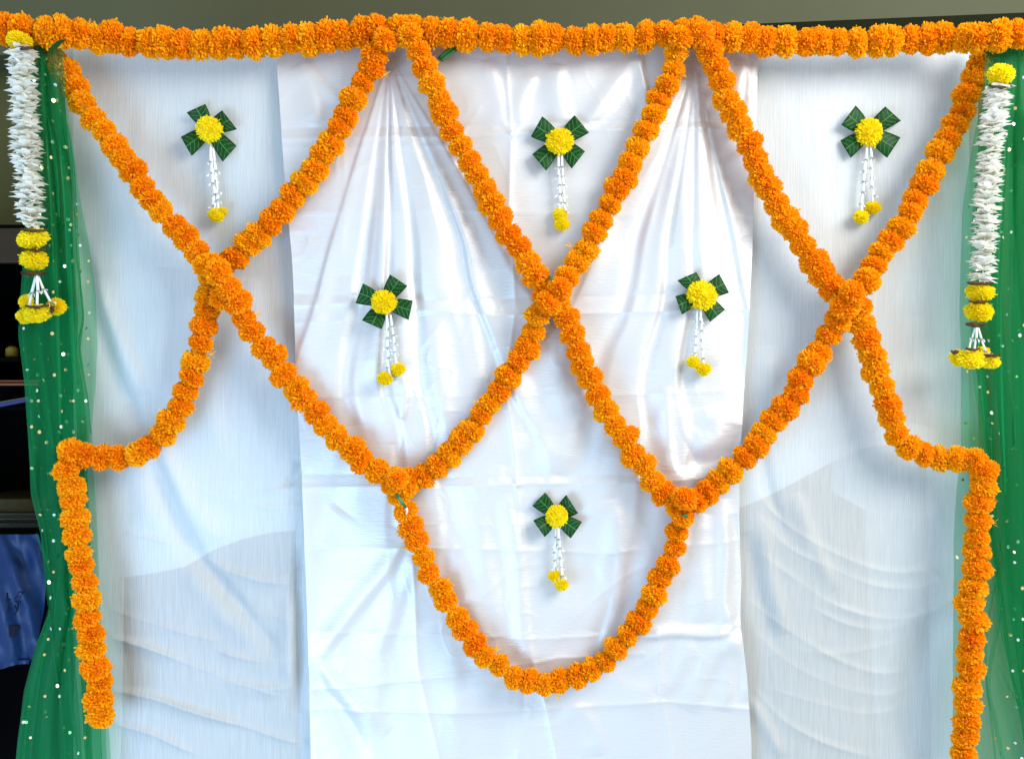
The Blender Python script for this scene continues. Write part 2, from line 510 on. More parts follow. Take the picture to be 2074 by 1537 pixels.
    H += 0.0012 * vnoise(X / 48 + 4, Y / 70 + 1, 3) * (0.4 + 0.6 * vnoise(X / 200, Y / 200, 13) ** 2 * 2)
    cr = np.abs(vnoise(X / 62 + 0.3 * Y / 62, Y / 45, 31)); H += 0.0013 * np.exp(-cr / 0.14) * np.clip(vnoise(X / 180 + 4, Y / 150, 32) + 0.25, 0, 1)
    cr = np.abs(vnoise(X / 34 - 0.4 * Y / 40, Y / 52 + 6, 33)); H += 0.0006 * np.exp(-cr / 0.15) * np.clip(vnoise(X / 140 + 9, Y / 120, 34) + 0.05, 0, 1)
    cr = np.abs(vnoise(X / 120 + 0.7 * Y / 90, Y / 210 + 2, 35)); H += 0.0014 * np.exp(-cr / 0.16) * np.clip(vnoise(X / 260 + 2, Y / 230, 36) + 0.2, 0, 1)
    # the hem lifts off a little
    return H


SATIN_BASE = -0.002
SATIN_L = [(552, 60), (560, 120), (575, 330), (592, 520), (602, 760), (612, 960), (620, 1150), (626, 1340), (630, 1537), (634, 1700)]
SATIN_R = [(1540, 60), (1535, 150), (1531, 300), (1526, 500), (1515, 680), (1502, 880), (1496, 950), (1498, 1040), (1504, 1180), (1500, 1270), (1512, 1370), (1522, 1500), (1526, 1700)]
satin = link('satin_backdrop', sheet('satin_backdrop', SATIN_L, SATIN_R, 66, 1640, 360, 560, satin_h, M_SATIN, SATIN_BASE))
tag(satin, 'glossy white satin cloth hanging in the middle, creased by old fold lines', 'cloth')


def sag_lines(lines, X, Y, w, amp):
    H = np.zeros(X.shape)
    md = np.clip(0.85 + 0.75 * vnoise(X / 95 + 3, Y / 60 + 5, 91), 0.1, 1.6)
    for pts, a in lines:
        H += ridge(X, Y, pts, w, amp * a, asym=0.3)
        H += crease(X, Y, [tuple(p) for p in smooth_poly(pts, 5)], 3.5, amp * a * 0.95, taper=True)
    return H * md


def crepe_left_h(X, Y):
    H = 0.005 * vnoise(X / 160 + 1, Y / 420 + 3, 41) + 0.0018 * vnoise(X / 70, Y / 200, 42) + 0.0006 * vnoise(X / 26, Y / 60, 46)
    for pts, w, a in (([(150, 470), (185, 620), (230, 760), (300, 930)], 20, -.009), ([(180, 560), (240, 700), (280, 800)], 26, .009),
                      ([(290, 900), (330, 1000), (380, 1110), (440, 1190), (560, 1330)], 20, -.012), ([(310, 890), (370, 1010), (440, 1100)], 26, .009),
                      ([(255, 820), (285, 960), (300, 1080)], 28, .007), ([(430, 690), (425, 800), (440, 930)], 30, .006),
                      ([(380, 1120), (450, 1230), (540, 1300)], 30, .008), ([(500, 560), (505, 700), (490, 900)], 34, .005),
                      ([(330, 540), (320, 680), (300, 800)], 30, .005), ([(610, 930), (600, 960), (575, 990)], 12, -.006),
                      ([(612, 1100), (606, 1200), (612, 1320), (604, 1450)], 14, -.010), ([(590, 1200), (585, 1300), (590, 1400)], 18, .006),
                      ([(260, 200), (280, 360), (270, 500)], 40, .003), ([(480, 120), (470, 260), (480, 400)], 45, .003)):
        H += ridge(X, Y, pts, w, a * 1.5, asym=0.2)
    L = [([(240, 1080), (330, 1100), (430, 1145), (520, 1180), (610, 1185)], .8), ([(210, 1240), (300, 1265), (400, 1295), (440, 1302)], 1.0),
         ([(210, 1298), (290, 1312), (400, 1360), (500, 1395), (615, 1400)], 1.3), ([(215, 1405), (300, 1415), (400, 1450), (560, 1500), (620, 1510)], 1.4),
         ([(330, 955), (430, 985), (520, 1000), (605, 985)], .7), ([(350, 975), (450, 1010), (540, 1030), (610, 1025)], .6),
         ([(430, 1265), (520, 1250), (605, 1260)], .6), ([(390, 1385), (480, 1392), (560, 1415)], .7), ([(220, 1470), (300, 1490), (400, 1540)], .9),
         ([(400, 1150), (480, 1165), (560, 1172), (608, 1150)], .6), ([(420, 1320), (520, 1345), (610, 1335)], .8)]
    H += sag_lines(L, X, Y, 14, .0034)
    return H


def crepe_right_h(X, Y):
    H = 0.005 * vnoise(X / 170 + 4, Y / 420 + 8, 51) + 0.0015 * vnoise(X / 70, Y / 200, 52) + 0.0006 * vnoise(X / 26, Y / 60, 56)
    for pts, w, a in (([(1545, 860), (1560, 980), (1600, 1100)], 16, -.006), ([(1560, 700), (1570, 800), (1560, 900)], 24, .006),
                      ([(1620, 1000), (1650, 1100), (1700, 1200)], 18, .007), ([(1550, 1050), (1570, 1180), (1600, 1290)], 16, .007),
                      ([(1520, 1080), (1540, 1200), (1580, 1330)], 20, -.006), ([(1525, 1420), (1560, 1480), (1590, 1540)], 14, .007),
                      ([(1930, 1250), (1880, 1330), (1860, 1430), (1850, 1540)], 34, -.010), ([(1700, 640), (1690, 760), (1700, 860)], 40, .004),
                      ([(1880, 640), (1890, 760), (1870, 860)], 40, .004), ([(1640, 200), (1650, 340), (1640, 480)], 50, .003)):
        H += ridge(X, Y, pts, w, a, asym=0.2)
    L = [([(1530, 985), (1580, 1050), (1660, 1105), (1760, 1150), (1830, 1163), (1890, 1160), (1925, 1185)], 1.3),
         ([(1530, 1035), (1600, 1110), (1680, 1150), (1780, 1190), (1870, 1195), (1930, 1175)], 1.0),
         ([(1540, 1120), (1620, 1180), (1700, 1230), (1800, 1258), (1880, 1250), (1935, 1225)], 1.4),
         ([(1520, 1220), (1600, 1280), (1700, 1340), (1780, 1368), (1850, 1365)], 1.3),
         ([(1530, 1280), (1600, 1345), (1700, 1395), (1800, 1415), (1860, 1395)], .9),
         ([(1640, 1230), (1720, 1268), (1800, 1280), (1870, 1260)], .8), ([(1560, 1400), (1660, 1430), (1760, 1452), (1850, 1440)], .9),
         ([(1530, 1400), (1600, 1470), (1700, 1520), (1800, 1545)], 1.1), ([(1690, 1000), (1780, 1042), (1870, 1050), (1925, 1040)], .6),
         ([(1580, 1310), (1680, 1330), (1770, 1320), (1840, 1300)], .6), ([(1870, 1240), (1910, 1230), (1950, 1215)], 1.0)]
    H += sag_lines(L, X, Y, 12, .0015)
    return H


CL_L = [(112, 60), (122, 200), (138, 400), (150, 900), (175, 1150), (195, 1300), (208, 1537), (212, 1700)]
CL_R = [(640, 60), (690, 1700)]
crl = link('crepe_curtain', sheet('crepe_curtain', CL_L, CL_R, 70, 1640, 220, 520, crepe_left_h, M_CREPE, -0.022))
tag(crl, 'thin white crinkled crepe panel on the left beside the green sequined net', 'curtain')
CR_L = [(1450, 60), (1430, 1700)]
CR_R = [(1992, 60), (1988, 600), (1990, 900), (2000, 1100), (2040, 1180), (2130, 1300), (2150, 1700)]
crr = link('crepe_curtain', sheet('crepe_curtain', CR_L, CR_R, 70, 1640, 230, 520, crepe_right_h, M_CREPE, -0.022))
tag(crr, 'thin white crinkled crepe panel on the right, sagging in curved folds', 'curtain')


# white lining behind each crepe panel; it ends half way down in a slanting hem
def lining(name, top_y, xs, bot, parent, seed, dz=0.0, mat=None):
    nx, ny = 90, 60
    V = []; F = []
    for j in range(ny):
        for i in range(nx):
            x = xs[0] + (xs[1] - xs[0]) * i / (nx - 1)
            b = np.interp(x, [p[0] for p in bot], [p[1] for p in bot])
            y = top_y + (b - top_y) * j / (ny - 1)
            h = -0.046 + dz + 0.004 * float(vnoise(np.array(x / 90.0), np.array(y / 240.0), seed))
            V.append(((x - 1037) / 1000, -h, CZ + (768.5 - y) / 1000))
    for j in range(ny - 1):
        for i in range(nx - 1):
            F.append((j * nx + i, (j + 1) * nx + i, (j + 1) * nx + i + 1, j * nx + i + 1))
    return link(name, mesh(name, V, F, mat or M_LINING, True), parent, Matrix())


lining('lining', 74, (128, 690), [(128, 1640), (226, 1640), (234, 1178), (300, 1168), (360, 1156), (420, 1120), (480, 1098), (540, 1085), (592, 1080), (600, 1640), (690, 1640)], crl, 61)
lining('lining', 74, (1450, 1985), [(1450, 1060), (1505, 1036), (1570, 1008), (1640, 972), (1700, 940), (1760, 912), (1800, 905), (1895, 905), (1905, 1640), (1985, 1640)], crr, 62)
for q in range(3):
    lining('lining', 800, (1700 + 10 * q, 1985), [(1700 + 10 * q, 1000), (1770 + 34 * q, 1040 + 20 * q), (1800 + 36 * q, 1640), (1985, 1640)], crr, 63 + q, -.008 * (q + 1), M_LINING2)

# ------------------------------------------------------------------ flowers
def flower_mesh(name, seed, mat, n=640, flat=0.86, w0=0.165, core=0.66):
    """pompom marigold, unit radius, string axis = Z: ruffled petals set all round a small core"""
    r = random.Random(seed)
    V, F, A = [], [], []
    ga = math.pi * (3 - math.sqrt(5))
    lob = [(Vector((r.gauss(0, 1), r.gauss(0, 1), r.gauss(0, 1))).normalized(), r.uniform(-0.10, 0.12)) for _ in range(7)]
    for i in range(n):
        z = 1 - 2 * (i + 0.5) / n
        rad = math.sqrt(max(0, 1 - z * z))
        a = ga * i + r.uniform(-0.2, 0.2)
        d = Vector((rad * math.cos(a), rad * math.sin(a), z))
        d = (d + 0.16 * Vector((r.gauss(0, 1), r.gauss(0, 1), r.gauss(0, 1)))).normalized()
        k = 1.0
        for c, s in lob:
            k += s * max(0.0, d.dot(c)) ** 6
        L = k * r.uniform(0.84, 1.02)
        if r.random() < 0.04: L *= 1.10
        t = d.cross(Vector((r.gauss(0, 1), r.gauss(0, 1), r.gauss(0, 1)))).normalized()
        b = d.cross(t)
        w = w0 * r.uniform(0.65, 1.25)
        curl = r.uniform(-0.25, 0.40)
        cup = r.uniform(0.15, 0.5) * w
        pr = min(1, max(0, r.gauss(0.5, 0.24)))
        o = len(V)
        def pt(rr, s, c):
            q = d * rr + t * (s * w) + b * (c + curl * max(0, rr - 0.6) * 1.2)
            q = Vector((q.x, q.y, q.z * flat))
            V.append(q); A.append(pr)
        pt(0.35, -0.25, 0); pt(0.35, 0.25, 0)
        m = L * 0.82
        pt(m, -0.5, cup * 0.7); pt(m, 0, -cup * 0.3); pt(m, 0.5, cup * 0.7)
        pt(L * r.uniform(0.95, 1.0), -0.52, cup); pt(L * r.uniform(0.95, 1.04), 0.0, -cup * .4 + curl * .1); pt(L * r.uniform(0.94, 1.0), 0.5, cup)
        F += [(o, o + 1, o + 3), (o, o + 3, o + 2), (o + 1, o + 4, o + 3), (o + 2, o + 3, o + 6, o + 5), (o + 3, o + 4, o + 7, o + 6)]
    # core
    o = len(V); rings, seg = 6, 10
    for j in range(rings + 1):
        ph = math.pi * j / rings
        for i in range(seg):
            th = 2 * math.pi * i / seg
            V.append(Vector((core * math.sin(ph) * math.cos(th), core * math.sin(ph) * math.sin(th), core * flat * math.cos(ph)))); A.append(0.15)
    for j in range(rings):
        for i in range(seg):
            F.append((o + j * seg + i, o + (j + 1) * seg + i, o + (j + 1) * seg + (i + 1) % seg, o + j * seg + (i + 1) % seg))
    me = mesh(name, V, F, mat)
    at = me.attributes.new('petal', 'FLOAT', 'POINT')
    at.data.foreach_set('value', A)
    return me


ORANGE = [flower_mesh('marigold_%d' % i, 100 + i, M_ORANGE) for i in range(9)]
YELLOW = [flower_mesh('yellow_pompom_%d' % i, 300 + i, M_YELLOW, n=760, flat=0.92, w0=0.12, core=0.70) for i in range(4)]


def frame(axis, roll):
    """rotation taking Z to axis with a roll about it"""
    q = Vector((0, 0, 1)).rotation_difference(Vector(axis).normalized())
    return q.to_matrix().to_4x4() @ Matrix.Rotation(roll, 4, 'Z')


def petal_strip_mesh(name, seed, mat):
    r = random.Random(seed)
    V, F, A = [], [], []
    for k in range(r.randint(2, 4)):
        o = len(V); ang = r.uniform(-0.6, 0.6); L = r.uniform(0.008, 0.016); w = r.uniform(0.0008, 0.0016)
        dx, dz = math.sin(ang), math.cos(ang); c = r.uniform(-0.006, 0.006)
        for t in (0, 0.5, 1):
            x = dx * L * t + c * t * t; z = dz * L * t
            ww = w * (1 - 0.6 * t)
            V += [(x - ww, r.uniform(-.001, .001), z), (x + ww, r.uniform(-.001, .001), z)]; A += [0.9, 0.9]
        F += [(o, o + 1, o + 3, o + 2), (o + 2, o + 3, o + 5, o + 4)]
    me = mesh(name, V, F, mat)
    me.attributes.new('petal', 'FLOAT', 'POINT').data.foreach_set('value', A)
    return me


LOOSE = [petal_strip_mesh('loose_petals_%d' % i, 500 + i, M_ORANGE) for i in range(4)]


def tube(name, pts, rad, mat, seg=6, r_end=None):
    V, F = [], []
    pts = [Vector(p) for p in pts]
    for i, p in enumerate(pts):
        t = (pts[min(i + 1, len(pts) - 1)] - pts[max(i - 1, 0)]).normalized()
        n = t.cross(Vector((0, 1, 0.013))).normalized(); b = t.cross(n)
        rr = rad if r_end is None else rad + (r_end - rad) * i / (len(pts) - 1)
        for k in range(seg):
            a = 2 * math.pi * k / seg
            V.append(p + n * rr * math.cos(a) + b * rr * math.sin(a))
    for i in range(len(pts) - 1):
        for k in range(seg):
            F.append((i * seg + k, i * seg + (k + 1) % seg, (i + 1) * seg + (k + 1) % seg, (i + 1) * seg + k))
    F.append(tuple(range(seg - 1, -1, -1))); F.append(tuple(range((len(pts) - 1) * seg, len(pts) * seg)))
    return mesh(name, V, F, mat, True)


def garland(path, radius, label, spacing=34.0, depth=0.040, loose=(), extra=()):
    """flowers threaded on a string along a path of (px, py[, depth])"""
    r = random.Random(sum(ord(c) for c in label))
    p3 = [(p[0], p[1], p[2] if len(p) > 2 else depth) for p in path]
    sm = smooth_poly(p3, 12)
    seg = np.hypot(np.diff(sm[:, 0]), np.diff(sm[:, 1]))
    s = np.concatenate([[0], np.cumsum(seg)])
    n = max(2, int(round(s[-1] / spacing)))
    pos = np.linspace(0, s[-1], n + 1)
    pos[1:-1] += rng.uniform(-2.2, 2.2, n - 1)
    pts = [P(*[np.interp(q, s, sm[:, k]) for k in range(3)]) for q in pos]
    th = thing('marigold_garland', pts[0], label, 'garland', 'orange marigold garlands on the backdrop')
    link('string', tube('string', pts, 0.0012, M_STRING), th, Matrix())
    for i, p in enumerate(pts):
        t = (pts[min(i + 1, n)] - pts[max(i - 1, 0)]).normalized()
        t = (t + 0.22 * Vector((r.gauss(0, 1), r.gauss(0, 1), r.gauss(0, 1)))).normalized()
        sc = radius / 1000.0 * r.uniform(0.94, 1.10)
        jit = Vector((r.gauss(0, .0022), r.gauss(0, .002), r.gauss(0, .0022)))
        mw = Matrix.Translation(p + jit) @ frame(t, r.uniform(0, 6.28)) @ Matrix.Diagonal((sc * r.uniform(.94, 1.05), sc, sc * r.uniform(.90, 1.08), 1))
        link('flower', r.choice(ORANGE), th, mw)
    for (x, y, dd) in extra:
        sc = radius / 1000.0
        link('flower', r.choice(ORANGE), th, Matrix.Translation(P(x, y, dd)) @ frame((r.gauss(0, 1), r.gauss(0, 1), r.gauss(0, 1)), 0) @ Matrix.Diagonal((sc, sc, sc, 1)))
    for (x, y, ang) in loose:
        mw = Matrix.Translation(P(x, y, depth + .006)) @ Matrix.Rotation(math.radians(ang), 4, 'Y')
        link('loose_petal', r.choice(LOOSE), th, mw)
    return th


garland([(-20, 60, .09), (40, 62, .09), (105, 62, .09), (150, 70, .07), (190, 78, .05), (240, 80), (310, 88), (390, 88), (430, 91), (510, 87), (590, 82), (670, 73), (740, 64), (785, 62), (830, 62),
         (870, 66), (905, 67), (945, 75), (1030, 79), (1110, 79), (1190, 80), (1270, 77), (1345, 70), (1385, 68), (1430, 71), (1510, 79), (1590, 85), (1670, 84), (1755, 88), (1835, 83), (1910, 78, .05), (1960, 74, .08), (2030, 72, .10), (2095, 72, .10)],
        31.5, 'orange marigold garland running along the top edge of the cloth', 36.0, loose=((180, 50, 10), (905, 44, -20)))
L1 = [(92, 100, .034), (112, 122, .034), (132, 140, .034), (145, 168, .034), (162, 203, .036), (188, 240), (216, 274), (237, 304), (264, 342), (288, 375), (311, 409), (335, 436), (362, 463), (389, 497), (411, 527, .046), (436, 548, .070), (452, 569, .084), (474, 601, .07), (494, 639, .046), (514, 672), (534, 703), (558, 733), (582, 764), (604, 791), (629, 818), (653, 845), (677, 879), (705, 904), (729, 930), (760, 954), (795, 975, .05), (822, 985, .058)]
garland(L1, 27.5, 'orange marigold garland slanting down rightwards from the top left corner', loose=((519, 638, 60),), extra=((428, 538, .060), (448, 602, .062), (806, 978, .068)))
L2 = [(781, 82, .062), (759, 115, .05), (748, 152), (725, 189), (707, 223), (693, 257), (668, 293), (645, 328), (623, 360), (602, 389), (580, 415), (556, 443), (530, 470), (503, 498), (472, 530), (445, 548, .038), (426, 572, .034), (423, 612), (416, 652), (409, 686), (398, 720), (389, 757), (377, 791), (362, 828), (342, 859), (320, 886), (296, 908), (260, 926), (223, 926), (186, 922, .05), (146, 912, .066), (140, 953, .066), (149, 990, .062), (152, 1027, .06), (156, 1064, .06), (159, 1102, .06), (164, 1142, .06), (169, 1176, .06), (174, 1213, .06), (179, 1250, .06), (183, 1284, .06), (189, 1318, .06), (193, 1349, .06), (198, 1386, .06), (201, 1420, .06), (203, 1450, .06)]
garland(L2, 27.5, 'orange marigold garland curving left and then hanging down over the left green net', loose=((776, 152, 80), (424, 718, 80), (345, 893, 85), (132, 1052, -120), (130, 1046, -100)))
M1 = [(832, 76, .062), (856, 115, .05), (869, 152), (886, 189), (901, 230), (917, 267), (935, 304), (956, 342), (974, 375), (993, 409), (1015, 443), (1034, 477), (1055, 511), (1074, 544), (1093, 574, .036), (1116, 604, .032), (1139, 628, .034), (1150, 652), (1164, 686), (1175, 720), (1191, 754), (1204, 788), (1224, 818), (1240, 852), (1258, 882), (1279, 913), (1299, 940), (1319, 970), (1343, 997), (1372, 1022, .046)]
garland(M1, 26.8, 'orange marigold garland slanting rightwards from top centre, passing under the middle crossing', loose=((1080, 510, 140),))
M2 = [(1381, 78, .062), (1370, 104, .05), (1361, 142), (1345, 183), (1329, 216), (1312, 257), (1295, 291), (1279, 331), (1262, 365), (1241, 402), (1223, 440), (1204, 470), (1183, 510), (1164, 541), (1143, 571, .06), (1119, 603, .082), (1093, 639, .058), (1076, 679), (1059, 716), (1038, 747), (1023, 777), (1001, 808), (981, 838), (961, 869), (934, 896), (910, 919), (884, 943), (856, 963), (830, 978, .044)]
garland(M2, 26.8, 'orange marigold garland slanting leftwards over the middle crossing to the lower left junction', loose=((1158, 500, -60), (1082, 726, 100), (964, 822, -20)))
R1 = [(1422, 74, .062), (1438, 105, .05), (1453, 139), (1462, 176), (1477, 217), (1496, 250), (1514, 288), (1533, 325), (1550, 359), (1565, 396), (1584, 430), (1606, 460), (1624, 491), (1641, 524), (1665, 554), (1689, 583, .036), (1719, 606, .032), (1741, 634, .034), (1750, 666), (1756, 700), (1768, 733), (1782, 767), (1793, 804), (1804, 838), (1815, 870), (1834, 898), (1865, 919), (1905, 930), (1944, 930, .05), (1985, 934, .066), (1990, 970, .066), (1988, 1004, .062), (1980, 1037, .06), (1977, 1078, .06), (1978, 1118, .06), (1976, 1156, .06), (1971, 1190, .06), (1969, 1227, .06), (1968, 1261, .06), (1964, 1298, .06), (1967, 1338, .06), (1963, 1376, .06), (1959, 1413, .06), (1958, 1450, .06), (1954, 1484, .06), (1952, 1518, .06), (1950, 1560, .06)]
garland(R1, 28.2, 'orange marigold garland slanting rightwards and then hanging down over the right green net', loose=((2008, 1060, 75),))
R2 = [(1998, 96, .036), (1990, 118, .036), (1976, 147, .036), (1963, 183, .036), (1953, 219, .036), (1936, 257), (1915, 294), (1893, 331), (1875, 369), (1856, 402), (1836, 440), (1814, 470), (1791, 506), (1770, 541), (1749, 572, .06), (1722, 600, .082), (1705, 633, .06), (1687, 666), (1665, 700), (1648, 733), (1624, 764), (1607, 798), (1589, 828), (1563, 859), (1540, 889), (1516, 919), (1489, 943), (1464, 970), (1438, 994), (1405, 1018, .05)]
garland(R2, 28.2, 'orange marigold garland slanting leftwards from the top right corner to the lower right junction', loose=((1622, 740, -70), (1448, 956, -30)))
U = [(806, 970, .082), (810, 1005, .05), (819, 1041), (837, 1075), (851, 1108), (864, 1142), (883, 1173), (896, 1203), (913, 1233), (932, 1261), (952, 1288), (974, 1318), (1001, 1342), (1032, 1362), (1062, 1376), (1099, 1382), (1137, 1379), (1172, 1369), (1204, 1353), (1231, 1332), (1253, 1304), (1279, 1277), (1299, 1250), (1316, 1220), (1329, 1186), (1348, 1152), (1361, 1122), (1370, 1088), (1380, 1054, .05), (1387, 1010, .082)]
garland(U, 25.8, 'orange marigold garland hanging as a deep U at the bottom centre', loose=((1131, 1408, 180), (1005, 1320, 20)))

# ------------------------------------------------------------------ cut green stems pinned beside the garlands
def stem(pts, rad, label, tips=True):
    p0 = P(*pts[0])
    o = link('green_stem', tube('green_stem', [P(*q) for q in pts], rad, M_STEM, 8))
    tag(o, label, 'stem', 'cut green stems')
    return o


stem([(889, 121, .030), (897, 113, .03), (908, 105, .03), (921, 96, .032)], .0048, 'thick cut green stem poking out below the top garland')
stem([(893, 124, .038), (903, 116, .038), (915, 108, .038), (925, 100, .038)], .0030, 'thin cut green stem lying against the thick stem below the top garland')
stem([(802, 1000, .090), (808, 1009, .092), (815, 1018, .092), (822, 1028, .09)], .0034, 'green stem with a white tip at the lower left garland junction')
tipo = link('white_tip', tube('white_tip', [P(822, 1028, .09), P(825, 1034, .09), P(823, 1042, .088)], .0028, M_BUD, 6, .001), bpy.data.objects[[o.name for o in COL.objects if o.name.startswith('green_stem')][-1]], Matrix())
stem([(1112, 562, .075), (1117, 566, .08), (1121, 574, .08)], .0030, 'short green stem stub between flowers at the middle garland crossing')
stem([(1381, 1042, .080), (1387, 1043, .084), (1392, 1047, .084)], .0028, 'short pale green stem stub at the lower right garland junction')
# a long narrow leaf at the top left corner
lv = []; lf = []
lp = smooth_poly([(98, 108), (110, 96), (122, 86), (134, 80)], 5)
for i, (x, y) in enumerate(lp):
    t = i / (len(lp) - 1); w = 4.6 * math.sin(math.pi * min(1, t * 0.8 + 0.2)) + 0.4
    for s, dd in ((-1, .122), (0, .126), (1, .122)):
        lv.append(P(x + s * w * .6, y + s * w, dd))
for i in range(len(lp) - 1):
    for k in (0, 1): lf.append((i * 3 + k, (i + 1) * 3 + k, (i + 1) * 3 + k + 1, i * 3 + k + 1))
o = link('narrow_leaf', mesh('narrow_leaf', lv, lf, M_LEAF, True))
tag(o, 'narrow dark green leaf tucked under the garland at the top left corner', 'leaf')

# ------------------------------------------------------------------ leaf and flower ornaments
def leaf_build(parent, centre, c1, c2, dep, seed):
    """square-cut leaf: narrow base at the flower, straight cut outer edge between corners c1 and c2"""
    r = random.Random(seed)
    C = np.array(centre, float); A = np.array(c1, float); B = np.array(c2, float)
    mid = (A + B) / 2; ax = mid - C; L = np.linalg.norm(ax); ax /= L
    side = (B - A) / np.linalg.norm(B - A); W = np.linalg.norm(B - A) / 2
    nu, nv = 9, 9
    V, F = [], []
    tilt = r.uniform(0.001, 0.010); tw = r.uniform(-.005, .005); bowl = r.uniform(.002, .006)
    def sp(u, v):
        # u along 0..1 from base, v across -1..1
        base = C + ax * 6
        wl = W * (0.46 + 0.54 * u ** 0.9 + 0.08 * math.sin(math.pi * u))
        edge = base + (mid - base) * u
        q = edge + side * wl * v
        dd = dep + tilt * u + tw * u * v + bowl * (1 - v * v) * (0.4 + 0.6 * u) + 0.003 * math.sin(u * 3 + seed)
        return q, dd
    for iu in range(nu):
        for iv in range(nv):
            q, dd = sp(iu / (nu - 1), iv / (nv - 1) * 2 - 1)
            V.append(P(q[0], q[1], dd))
    n0 = len(V)
    V += [v + Vector((0, 0.0007, 0)) for v in V]
    for iu in range(nu - 1):
        for iv in range(nv - 1):
            a = iu * nv + iv
            F.append((a, a + 1, a + nv + 1, a + nv)); F.append((n0 + a, n0 + a + nv, n0 + a + nv + 1, n0 + a + 1))
    ring = [iv for iv in range(nv)] + [iu * nv + nv - 1 for iu in range(1, nu)] + [(nu - 1) * nv + iv for iv in range(nv - 2, -1, -1)] + [iu * nv for iu in range(nu - 2, 0, -1)]
    for a, b in zip(ring, ring[1:] + ring[:1]): F.append((a, n0 + a, n0 + b, b))
    lf = link('leaf', mesh('leaf', V, F, M_LEAF, True), parent, Matrix())
    # midrib and curved side veins, thin raised ribs
    VV, FF = [], []
    def rib(pts, w):
        o = len(VV)
        for k, (u, v) in enumerate(pts):
            q, dd = sp(u, v)
            u2, v2 = pts[min(k + 1, len(pts) - 1)]; u1, v1 = pts[max(k - 1, 0)]
            qa, _ = sp(u1, v1); qb, _ = sp(u2, v2)
            t = (qb - qa); t = t / (np.linalg.norm(t) + 1e-9); nn = np.array([-t[1], t[0]])
            for s, h in ((-1, .0001), (0, .0006), (1, .0001)):
                VV.append(P(*(q + nn * s * w), dd + h))
        for k in range(len(pts) - 1):
            for j in (0, 1): FF.append((o + k * 3 + j, o + k * 3 + j + 1, o + (k + 1) * 3 + j + 1, o + (k + 1) * 3 + j))
    rib([(u, 0) for u in np.linspace(0.2, 0.99, 7)], 0.75)
    rest = []
    for s in (-1, 1):
        for u0 in (0.22, 0.42, 0.62, 0.82):
            pts = [(min(0.97, u0 + 0.10 * t + 0.16 * t * t), s * t) for t in np.linspace(0.05, 0.86, 6)]
            rib(pts, 0.42)
    link('vein', mesh('vein', VV, FF, M_VEIN, True), lf, Matrix())


def bud_mesh(name, seed, tips=6):
    """tuberose bud along -Z, unit length: slim tube, flared mouth with pointed curled tips"""
    r = random.Random(seed)
    V, F = [], []
    seg = 12
    prof = [(0, .100), (.25, .105), (.5, .112), (.7, .120), (.86, .130)]
    for z, rad in prof:
        for k in range(seg):
            a = 2 * math.pi * k / seg
            V.append((rad * math.cos(a), rad * math.sin(a), -z))
    for j in range(len(prof) - 1):
        for k in range(seg):
            F.append((j * seg + k, (j + 1) * seg + k, (j + 1) * seg + (k + 1) % seg, j * seg + (k + 1) % seg))
    V.append((0, 0, 0)); F += [(len(V) - 1, k, (k + 1) % seg) for k in range(seg)]
    o = (len(prof) - 1) * seg
    for k in range(0, seg, 2):
        a = 2 * math.pi * (k + 1) / seg
        ex = r.uniform(.28, .50); ez = r.uniform(.98, 1.16); up = r.uniform(-.10, .10)
        i0 = len(V)
        V.append((ex * .72 * math.cos(a), ex * .72 * math.sin(a), -ez)); V.append((ex * math.cos(a), ex * math.sin(a), -ez + up))
        F += [(o + k, o + (k + 1) % seg, i0), (o + (k + 1) % seg, o + (k + 2) % seg, i0), (o + (k + 1) % seg, i0 + 1, i0)]
    return mesh(name, V, F, M_BUD, True)


BUDS = [bud_mesh('bud_%d' % i, 700 + i) for i in range(4)]


def bud_strand(parent, a, b, n, dep, length, r, fat=1.0):
    A, B = Vector((a[0], a[1])), Vector((b[0], b[1]))
    for i in range(n):
        t = i / n
        p = A + (B - A) * t
        q = A + (B - A) * (t + 1.0 / n)
        w0 = P(p.x, p.y, dep); w1 = P(q.x, q.y, dep)
        ax = -(w1 - w0).normalized()
        ax = (ax + Vector((r.gauss(0, .05), r.gauss(0, .05), 0))).normalized()
        s = length / 1000
        link('tuberose_bud', BUDS[r.randrange(4)], parent, Matrix.Translation(w0) @ frame(ax, r.uniform(0, 6.28)) @ Matrix.Diagonal((s * fat, s * fat, s, 1)))


def pompom(parent, x, y, rx, ry, dep, r, name='yellow_flower'):
    sx, sz = rx / 1000, ry / 1000
    mw = Matrix.Translation(P(x, y, dep)) @ Matrix.Rotation(r.uniform(-.2, .2), 4, 'Y') @ Matrix.Diagonal((sx, min(sx, sz) * 0.95, sz, 1)) @ Matrix.Rotation(r.uniform(0, 6.28), 4, 'Z') @ Matrix.Rotation(r.uniform(-.3, .3), 4, 'X')
    return link(name, YELLOW[r.randrange(4)], parent, mw)


